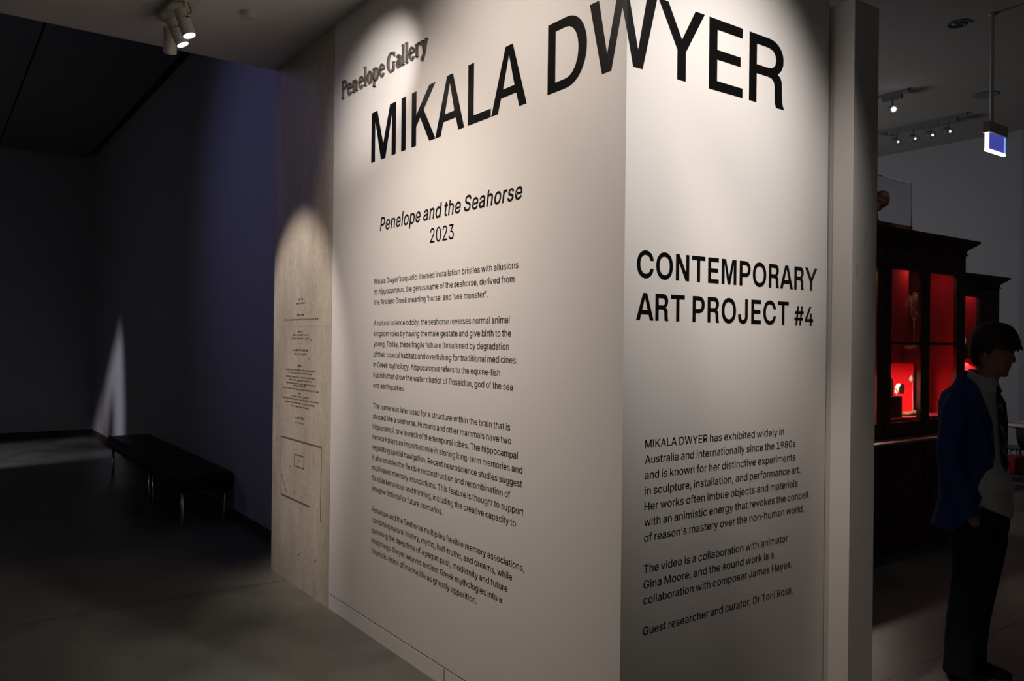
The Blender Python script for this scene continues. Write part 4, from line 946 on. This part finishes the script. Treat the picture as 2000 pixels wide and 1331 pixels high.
def stone():
    T = thing('pinned_stone', (5.05, 1.72, 1.025), 'pale chipped stone held out on a pin beside the bottle', 'specimen', GR)
    L_ = lambda o: child_of(T, o)
    rnd = random.Random(5)
    pts = [(-.066, -.045), (.045, -.055), (.058, .045), (.052, .062), (-.02, .072), (-.045, .045), (-.062, .03)]
    mb = MB(); mb.prism(pts, lambda u, v, d: (5.052+u*.86*(1-abs(d)*1.5), 1.72+d, 1.258+v*.78*(1-abs(d)*1.5)), -.022, .022)
    L_(mb.build('stone', M['bone'], bevel=.008))
    mb = MB().tube([(5.022, 1.697, 1.268), (5.045, 1.6965, 1.262), (5.065, 1.6965, 1.258), (5.082, 1.697, 1.25)], [.003, .006, .005, .002], 6); L_(mb.build('dark_mark', M['crust']))
    mb = MB().tube([(4.90, 1.74, 1.27), (5.0, 1.735, 1.268)], .004, 6); mb.tube([(5.05, 1.75, 1.025), (5.05, 1.75, 1.25)], .003, 6); L_(mb.build('pin', M['rod']))
stone()
def shell():
    T = thing('mounted_shell', (5.235, 1.70, 1.10), 'white spindle-shaped shell upright on a thin pale stem', 'specimen', GR)
    L_ = lambda o: child_of(T, o)
    L_(MB().lathe([(.003, 1.318), (.016, 1.325), (.025, 1.342), (.022, 1.362), (.010, 1.38), (.003, 1.39)], (5.222, 1.70, 0), 14).build('shell', M['bone'], smooth=True))
    L_(MB().tube([(5.226, 1.70, 1.325), (5.238, 1.70, 1.2), (5.246, 1.70, 1.064)], .0024, 6).build('stem', M['rod']))
    L_(MB().tube([(5.13, 1.72, 1.338), (5.20, 1.71, 1.336)], .003, 6).build('pin', M['rod']))
shell()
rnd = random.Random(2)
mb = MB()
for i in range(9): mb.blob((5.07+i*.031, 1.70+rnd.uniform(-.02, .02), 1.038), .034, .045, rnd.uniform(.014, .024), 10, 6, None, .12)
o = mb.build('crusted_slab', M['crust']); rebase(o); tag(o, 'flat brown crusted slab lying on the red cabinet floor', 'specimen', GR)

# clear case on top of the cabinet
def case():
    x0, x1, y0, y1, z0, z1 = 4.30, 4.995, 1.60, 2.04, 2.625, 3.080
    T = thing('acrylic_case', ((x0+x1)/2, (y0+y1)/2, z0), 'clear acrylic case standing on top of the near cabinet', 'display case')
    L_ = lambda o: child_of(T, o)
    L_(MB().box(x0-.01, y0-.01, z0, x1+.002, y1, 2.700).build('wooden_base', M['plinthwood'], bevel=.003))
    g = MB(); t_ = .006
    g.box(x0, y0, 2.70, x1, y0+t_, z1); g.box(x1-t_, y0, 2.70, x1, y1, z1); g.box(x0, y1-t_, 2.70, x1, y1, z1); g.box(x0, y0, 2.70, x0+t_, y1, z1)
    L_(g.build('case_wall', M['acryl']))
    L_(MB().box(x0, y0, z1, x1, y1, z1+t_).build('case_top', M['acryl']))
    e = MB(); e.box(x1-.004, y0-.003, 2.70, x1+.004, y0+.005, z1+t_); e.box(x0, y0-.003, z1-.002, x1, y0+.003, z1+t_); L_(e.build('polished_edge', M['acryledge']))
case()
mb = MB(); rnd = random.Random(4)
for i in range(7):
    a = i*.9; mb.blob((4.785+.022*math.cos(a), 1.78+.03*math.sin(a), 2.925+.03*math.sin(a*1.7)), .064, .06, .06, 12, 8, None, .05)
mb.tube([(4.69, 1.78, 2.701), (4.69, 1.78, 2.82), (4.72, 1.78, 2.89)], [.05, .035, .05], 12)
o = mb.build('brown_specimen', M['speci'], smooth=True); rebase(o); tag(o, 'brown lumpy specimen inside the clear case, half hidden by the pier', 'specimen')

cab2 = thing('display_cabinet', (7.75, 2.72, 0), 'farther mahogany display cabinet seen between near cabinet and grey wall', 'cabinet', 'mahogany display cabinets')
L2 = cabinet(cab2, 6.75, 8.66, 2.43, 3.0, [(6.82, 7.45, 6.90, 7.38), (7.50, 8.20, 7.57, 8.135)], 2.5, (1.05, 2.24), 2.43, 1.66)
L2(MB().box(6.8, 2.95, .93, 8.61, 2.968, 2.36).build('back_lining', M['red'])); L2(MB().box(8.20, 2.47, .93, 8.215, 2.95, 2.36).build('side_lining', M['red']))
L2(MB().box(6.8, 2.5, .93, 8.2, 2.95, 1.04).build('interior_floor', M['red'])); L2(MB().box(6.8, 2.5, 1.51, 8.2, 2.95, 1.64).build('interior_shelf', M['reddeep']))
def jar(x, lab):
    T = thing('specimen_jar', (x, 2.60, 1.6405), lab, 'jar', 'jars in the far cabinet')
    MB().lathe([(.05, 0), (.055, .01), (.055, .10), (.05, .11), (.045, .12)], n=18).build('jar_body', M['bone'], T, smooth=True)
    MB().lathe([(.048, .12), (.05, .125), (.05, .145), (.02, .155)], n=18).build('lid', M['clear'], T, smooth=True)
jar(7.95, 'bright white jar in the far cabinet, nearest the near cabinet edge'); jar(8.06, 'bright white jar in the far cabinet, just behind the head')

# ------------------------------------------------------------------ cafe table, chair and bag at the frame edge
tb = thing('cafe_table', (8.60, 1.90, 0), 'round white pedestal table at the right frame edge', 'table')
MB().lathe([(.395, .715), (.40, .72), (.40, .74), (.395, .745)], n=40).build('table_top', M['tablewhite'], tb)
MB().lathe([(.40, .708), (.403, .712), (.403, .722), (.39, .722)], n=40).build('edge_band', M['lampblack'], tb)
MB().lathe([(.03, .02), (.03, .71)], n=14).build('pedestal', M['chrome'], tb, smooth=True)
MB().lathe([(.22, 0), (.22, .012), (.05, .022)], n=28).build('foot', M['chrome'], tb)
ch = thing('shell_chair', (9.03, 2.40, 0), 'dark grey shell chair beside the round table', 'chair')
mb = MB(); rings = []
for i in range(9):
    a = i/8; ring = []
    for k in range(20):
        t_ = PI*(k/19); wd = .25*math.sin(PI*(.12+.80*a*.62+.2)); zc = .40+.30*a**1.3
        ring.append((wd*math.cos(t_)*1.0, -.18+.20*(1-a)*math.sin(t_)*-1+.10*a, zc+.02*math.sin(t_)))
    rings.append(ring)
n_ = 20
vs = [p for r_ in rings for p in r_]; fs = [(i*n_+k, i*n_+k+1, (i+1)*n_+k+1, (i+1)*n_+k) for i in range(8) for k in range(n_-1)]
mb.add(vs, fs); o = mb.build('seat_shell', M['chairgrey'], ch, smooth=True); md = o.modifiers.new('solid', 'SOLIDIFY'); md.thickness = .012
MB().lathe([(.22, .385), (.235, .39), (.235, .40), (.2, .405)], n=28).build('seat_pad', M['chairgrey'], ch)
for sx in (-1, 1):
    for sy in (-1, 1): MB().tube([(sx*.12, sy*.12, .39), (sx*.20, sy*.20, 0.006)], [.012, .009], 8).build('leg', M['lampwhite'], ch)
bg = thing('red_bag', (9.56, 2.62, 0), 'dark red bag on the floor at the right frame edge', 'bag')
mb = MB(); mb.loft([[(x*s_, y*s_*.9, z) for x, y in ((-.2, -.12), (.2, -.12), (.2, .12), (-.2, .12))] for z, s_ in ((0.0, .82), (.03, .95), (.12, 1.0), (.22, 1.0))])
mb.build('bag_body', M['redbag'], bg, bevel=.02)
MB().tube([(-.12, 0, .215), (-.09, 0, .30), (.09, 0, .30), (.12, 0, .215)], .008, 8).build('handle', M['brown'], bg)

# ------------------------------------------------------------------ the person
def solidmesh(mb, name, m, parent, voxel, smooth_it=4, subs=None):
    """fuse overlapping lofts to one skin"""
    o = mb.build(name+'_raw', m); r_ = o.modifiers.new('r', 'REMESH'); r_.mode = 'VOXEL'; r_.voxel_size = voxel
    s_ = o.modifiers.new('s', 'SMOOTH'); s_.iterations = smooth_it; s_.factor = .5
    dg = bpy.context.evaluated_depsgraph_get(); dg.update()
    me = bpy.data.meshes.new_from_object(o.evaluated_get(dg)); me.name = name
    old = o.data; bpy.data.objects.remove(o); bpy.data.meshes.remove(old)
    me.materials.clear(); me.materials.append(m)
    me.polygons.foreach_set('use_smooth', [True]*len(me.polygons))
    n = bpy.data.objects.new(name, me); C.objects.link(n); n.parent = parent
    return n
def ell(c, rx, ry, n=24, pw=2.0, tilt=None):
    out = []
    for k in range(n):
        t = 2*PI*k/n; a, b_ = math.cos(t), math.sin(t)
        p = Vector((rx*math.copysign(abs(a)**(2/pw), a), ry*math.copysign(abs(b_)**(2/pw), b_), 0))
        if tilt: p = tilt @ p
        out.append(p+Vector(c))
    return out
def person():
    HB = R(-65.8-18)                                   # torso heading (turned a little to the viewer)
    T = thing('person', (2.24, -.21, 0), 'person in a navy blazer, white shirt and striped tie walking right with bowed head', 'person', None, HB); T.scale = (.88, .91, 1)
    # local axes: +x forward, +y to the person's left
    # ---- head, built upright round its own centre, then bowed and turned back to profile
    HC = Vector((.060, .022, 1.632))
    hm = Matrix.Rotation(R(18), 4, 'Z') @ Matrix.Rotation(R(11), 4, 'Y')
    def H(p): return hm @ Vector(p)+HC
    body = MB()
    # slices: z, front x, back x, half width
    prof = [(-.118, .079, .030, .022), (-.112, .088, .000, .034), (-.098, .092, -.030, .048), (-.082, .090, -.052, .056), (-.068, .092, -.066, .061), (-.05, .094, -.076, .066), (-.03, .094, -.084, .069),
            (-.008, .092, -.090, .071), (.012, .094, -.094, .074), (.035, .096, -.096, .076), (.06, .090, -.094, .075), (.085, .074, -.084, .067), (.105, .045, -.060, .048), (.115, .012, -.028, .022)]
    rings = []
    for z, f, b_, hw in prof:
        ring = []
        for k in range(32):
            t = 2*PI*k/32; c, s_ = math.cos(t), math.sin(t)
            cx = (f+b_)/2; rx = (f-b_)/2
            ring.append(H((cx+rx*math.copysign(abs(c)**.86, c), hw*math.copysign(abs(s_)**.9, s_), z)))
        rings.append(ring)
    body.loft(rings)
    # nose, brow, lips, chin, ears
    body.loft([[H((x, y, z)) for x, y in ((.080, -.014*w), (.080+d, -.006*w), (.084+d, 0), (.080+d, .006*w), (.080, .014*w))] for z, d, w in
               ((.022, .012, .6), (.005, .016, .7), (-.012, .024, .9), (-.026, .034, 1.25), (-.034, .034, 1.4), (-.040, .018, 1.1))])
    body.blob(H((.090, 0, .024)), .012, .042, .010, 12, 6)
    body.blob(H((.089, 0, -.060)), .009, .022, .006, 12, 6); body.blob(H((.087, 0, -.071)), .009, .019, .006, 12, 6)
    body.blob(H((.080, 0, -.103)), .013, .020, .014, 12, 6)
    for sy in (-1, 1):
        body.blob(H((.080, sy*.031, .006)), .010, .013, .010, 10, 6)
        body.blob(H((-.036, sy*.074, -.014)), .019, .011, .031, 12, 8); body.blob(H((-.040, sy*.072, -.036)), .010, .008, .012, 10, 6)
    # neck and trunk
    body.loft([ell((.060, .02, 1.56), .052, .052), ell((.045, .015, 1.52), .053, .055), ell((.02, .005, 1.47), .060, .065), ell((0, 0, 1.42), .08, .12), ell((-.012, 0, 1.38), .075, .160), ell((-.008, 0, 1.25), .080, .150),
               ell((-.004, 0, 1.10), .082, .135), ell((.0, 0, .95), .095, .140), ell((.0, 0, .84), .10, .145)])
    # legs
    for sy, kn, an in ((-1, (.0, -.090, .46), (-.045, -.112, .09)), (1, (-.015, .082, .47), (-.062, .080, .09))):
        body.limb([(.0, sy*.085, .88), (.005, sy*.088, .70), kn, ((kn[0]+an[0])/2-.02, (kn[1]+an[1])/2, .30), an, (an[0], an[1], .03)], [.095, .082, .058, .058, .040, .042], 14)
    # arms with hands tucked in the trouser pockets
    arms = {}
    for sy in (-1, 1):
        sh, el, wr = Vector((-.055, sy*.180, 1.385)), Vector((-.080, sy*.236, 1.115)), Vector((.015, sy*.192, .865))
        arms[sy] = (sh, el, wr)
        body.limb([sh, (sh+el)/2, el, (el+wr)/2, wr], [.044, .046, .041, .036, .027], 14)
        dr = (Vector((.05, sy*.150, .775))-wr).normalized(); side = dr.cross(Vector((0, sy, 0))).normalized()
        palm = wr+dr*.05
        body.tube([wr, wr+dr*.03, wr+dr*.085], [.024, .034, .034], 10)
        for f_ in range(4):
            off = side*(-.027+.018*f_); ln = (.065, .075, .072, .058)[f_]
            p0 = wr+dr*.08+off; inw = Vector((0, -sy, 0))
            body.tube([p0, p0+dr*ln*.5+inw*.006, p0+dr*ln+inw*.018], [.0095, .009, .008], 8)
        th_ = wr+dr*.035+side*.03
        body.tube([th_, th_+dr*.03+side*.018, th_+dr*.055+side*.020], [.012, .0105, .009], 8)
    b_ = solidmesh(body, 'body', M['skin'], T, .0065, 3)
    for sy in (-1, 1):
        MB().blob(H((.0855, sy*.031, .006)), .0075, .011, .0055, 10, 6).build('eye', M['lampblack'], T, smooth=True)
    # ---- hair: a thick cap with a long fringe
    hair = MB()
    hp = [(-.092, -.058, -.082, .044), (-.07, -.062, -.104, .060), (-.04, -.066, -.118, .072), (-.01, -.058, -.125, .079), (.012, -.025, -.127, .084), (.036, .06, -.127, .088), (.058, .104, -.124, .089), (.085, .106, -.112, .087), (.112, .090, -.090, .077), (.132, .065, -.055, .054), (.142, .03, -.02, .022)]
    rings = []
    for z, f, bk, hw in hp:
        ring = []
        for k in range(32):
            t = 2*PI*k/32; c, s_ = math.cos(t), math.sin(t); cx = (f+bk)/2; rx = (f-bk)/2
            ring.append(H((cx+rx*math.copysign(abs(c)**.8, c), hw*math.copysign(abs(s_)**.85, s_), z)))
        rings.append(ring)
    hair.loft(rings)
    rnd = random.Random(9)
    for i in range(26):                                  # fringe and side locks
        y = -.078+.156*(i/25); edge = 1-(y/.085)**2
        p0 = H((.070+.020*edge, y, .088)); p1 = H((.082+.028*edge, y*.98+rnd.uniform(-.005, .005), .058)); p2 = H((.078+.034*edge+rnd.uniform(-.003, .007), y*.95+rnd.uniform(-.010, .010), .024+rnd.uniform(-.010, .010)))
        hair.tube([p0, p1, p2], [.015, .012, .004], 7)
    for i in range(14):
        for sy in (-1, 1):
            x = -.07+.14*(i/13); p0 = H((x, sy*.080, .06)); p1 = H((x+.008, sy*.089, .03)); p2 = H((x+.012+rnd.uniform(-.004, .008), sy*.083, (.020 if x > -.02 else -.02)+rnd.uniform(-.012, .01)))
            hair.tube([p0, p1, p2], [.017, .013, .004], 7)
    hair.tube([H((.100, -.02, .06)), H((.124, -.025, .038)), H((.138, -.03, .024))], [.013, .009, .002], 7)
    solidmesh(hair, 'hair', M['hair'], T, .0055, 2)
    # ---- shirt
    sh = MB()
    rr = [(1.500, .030, .055, .062), (1.47, .018, .067, .075), (1.43, .0, .085, .125), (1.39, -.010, .095, .17), (1.30, -.008, .105, .165), (1.20, -.004, .109, .16), (1.10, .004, .115, .158), (1.02, .016, .127, .16),
          (.965, .030, .142, .165), (.945, .026, .137, .163), (.93, .020, .134, .160), (.90, .020, .138, .160), (.86, .021, .143, .160), (.80, .022, .142, .154)]
    rings = []
    for z, cx, rx, ry in rr:
        ring = ell((cx, 0, z), rx, ry, 32, 2.2)
        if z <= .90: ring = [Vector((p.x, p.y, p.z+.05*min(1, abs(p.y)/.14)*(1.4 if z < .85 else .7))) for p in ring]
        rings.append(ring)
    sh.loft(rings)
    so = solidmesh(sh, 'shirt', M['shirt'], T, .009, 2)
    col = MB()
    for sy in (-1, 1):                                   # collar wings
        col.loft([[(.055+.0, sy*.010, 1.475), (.085, sy*.012, 1.478), (.10, sy*.055, 1.425), (.088, sy*.06, 1.425)],
                  [(.02, sy*.062, 1.505), (.03, sy*.07, 1.508), (.055, sy*.088, 1.450), (.04, sy*.085, 1.45)],
                  [(-.035, sy*.045, 1.535), (-.045, sy*.055, 1.53), (-.055, sy*.065, 1.49), (-.045, sy*.055, 1.485)],
                  [(-.052, sy*.0, 1.54), (-.062, sy*.0, 1.537), (-.072, sy*.0, 1.495), (-.06, 0, 1.49)]])
    co = col.build('collar', M['shirt']); co.parent = so; md = co.modifiers.new('b', 'BEVEL'); md.width = .002
    # ---- tie
    ti = MB()
    def tr(x, z, w_, th=.010, y=0): return [(x+th*.5, y-w_, z), (x+th, y, z), (x+th*.5, y+w_, z), (x-th, y, z)]
    ti.loft([tr(.082, 1.462, .017, .014), tr(.087, 1.438, .024, .018), tr(.093, 1.42, .016, .012)])
    ti.loft([tr(.090, 1.425, .016), tr(.100, 1.38, .023), tr(.107, 1.30, .030), tr(.113, 1.20, .036), tr(.124, 1.12, .040), tr(.130, 1.075, .042), tr(.130, 1.035, .004, .006)])
    ti.build('tie', M['tie'], T, smooth=False)
    # ---- blazer: open shell with sleeves and lapels
    bz = MB()
    lev = [(1.530, -.012, .068, .078, 122), (1.495, -.012, .082, .098, 98), (1.46, -.012, .096, .138, 67), (1.42, -.014, .112, .185, 53), (1.37, -.014, .128, .208, 45), (1.28, -.010, .132, .196, 34), (1.18, -.006, .134, .186, 30),
           (1.08, -.006, .134, .182, 31), (1.00, -.006, .134, .182, 38), (.93, -.006, .134, .185, 50), (.87, -.008, .136, .190, 62), (.80, -.016, .148, .204, 78), (.745, -.022, .158, .208, 92)]
    lev = [(z, cx-(.030 if z < 1.44 else .012), rx+(.030 if z < 1.44 else .012), ry, wd) for z, cx, rx, ry, wd in lev]
    n = 40; rings = []
    for z, cx, rx, ry, wdeg in lev:
        ring = []
        for k in range(n):
            a = R(wdeg)+(2*PI-2*R(wdeg))*k/(n-1); c, s_ = math.cos(a), math.sin(a)
            ring.append(Vector((cx+rx*math.copysign(abs(c)**.9, c), ry*math.copysign(abs(s_)**.9, s_), z)))
        rings.append(ring)
    m_ = len(rings)
    inner = [[Vector(((p.x-cx)*(1-.017/rx)+cx, p.y*(1-.017/ry), p.z)) for p in ring] for ring, (z, cx, rx, ry, _w) in zip(rings, lev)]
    vs = [p for r_ in rings for p in r_]+[p for r_ in inner for p in r_]; o2 = m_*n
    fs = []
    for i in range(m_-1):
        for k in range(n-1):
            a, b2, c2, d2 = i*n+k, i*n+k+1, (i+1)*n+k+1, (i+1)*n+k
            fs += [(a, b2, c2, d2), (o2+d2, o2+c2, o2+b2, o2+a)]
        for k in (0, n-1): fs.append((i*n+k, (i+1)*n+k, o2+(i+1)*n+k, o2+i*n+k))
    for k in range(n-1): fs += [(k, k+1, o2+k+1, o2+k), ((m_-1)*n+k, (m_-1)*n+k+1, o2+(m_-1)*n+k+1, o2+(m_-1)*n+k)]
    bz.add(vs, fs)
    for sy in (-1, 1):
        s0, el, wr = arms[sy]
        bz.limb([s0+Vector((0, -sy*.03, -.01)), s0*.8+el*.2+Vector((0, sy*.006, 0)), s0*.5+el*.5+Vector((0, sy*.006, 0)), el, el*.5+wr*.5, wr+Vector((.010, 0, -.035))], [.070, .072, .065, .060, .055, .050], 18)
    bo = solidmesh(bz, 'blazer', M['navy'], T, .0065, 4)
    for sy in (-1, 1):
        def edge(z, cx, rx, ry, wd, out):
            e = R(wd); c_, s_ = math.cos(e), math.sin(e); k_ = 1+out
            return Vector((cx+rx*k_*abs(c_)**.9*math.copysign(1, c_), sy*ry*k_*abs(s_)**.9, z))
        rows = [edge(1.50, -.012, .082, .097, 100, .06), edge(1.46, -.012, .096, .138, 67, .05), edge(1.37, -.014, .128, .208, 45, .03), edge(1.28, -.010, .132, .196, 34, .025), edge(1.10, -.006, .134, .183, 31, .02)]
        outs = [edge(1.495, -.012, .082, .097, 122, .07), edge(1.44, -.012, .100, .155, 88, .06), edge(1.37, -.014, .128, .208, 66, .05), edge(1.29, -.010, .132, .196, 50, .04), edge(1.12, -.006, .134, .184, 34, .02)]
        lp = MB(); lp.loft([[p, q, q*.985+Vector((0, 0, q.z*.015)), p*.985+Vector((0, 0, p.z*.015))] for p, q in zip(rows, outs)])
        lo_ = lp.build('lapel', M['navy']); lo_.parent = bo
    # ---- trousers
    tr_ = MB()
    tr_.loft([ell((.018, 0, .905), .126, .158, 28), ell((.018, 0, .86), .132, .165, 28), ell((.012, 0, .79), .138, .172, 28), ell((.006, 0, .73), .134, .172, 28)])
    for sy, kn, an in ((-1, (.0, -.095, .46), (-.045, -.112, .09)), (1, (-.022, .082, .47), (-.066, .080, .09))):
        tr_.limb([(.006, sy*.085, .80), (.004, sy*.090, .68), (kn[0], kn[1], .50), ((kn[0]+an[0])/2-.012, (kn[1]+an[1])/2, .28), (an[0], an[1], .13), (an[0]-.005, an[1], .038)], [.105, .112, .103, .092, .086, .090], 20)
    tr_.blob((.055, -.155, .80), .045, .03, .06); tr_.blob((.055, .150, .80), .045, .03, .06)
    solidmesh(tr_, 'trousers', M['trouser'], T, .009, 2)
    # ---- shoes
    for (ax, ay), hd in (((-.045, -.112), R(-30)), ((-.060, .080), R(12))):
        s2 = MB(); mt = Matrix.Rotation(hd, 4, 'Z')
        rings = []
        for x, hw, ht in ((-.075, .026, .06), (-.06, .034, .075), (-.02, .036, .085), (.03, .038, .080), (.08, .044, .058), (.13, .046, .046), (.17, .040, .040), (.195, .024, .030), (.203, .010, .02)):
            rings.append([mt @ Vector((x, hw*c, z))+Vector((ax, ay, 0)) for c, z in ((-1, .002), (-1.02, .018), (-.85, ht*.7), (-.4, ht), (.4, ht), (.85, ht*.7), (1.02, .018), (1, .002))])
        s2.loft(rings)
        s2.build('shoe', M['shoe'], T, smooth=True)
person()
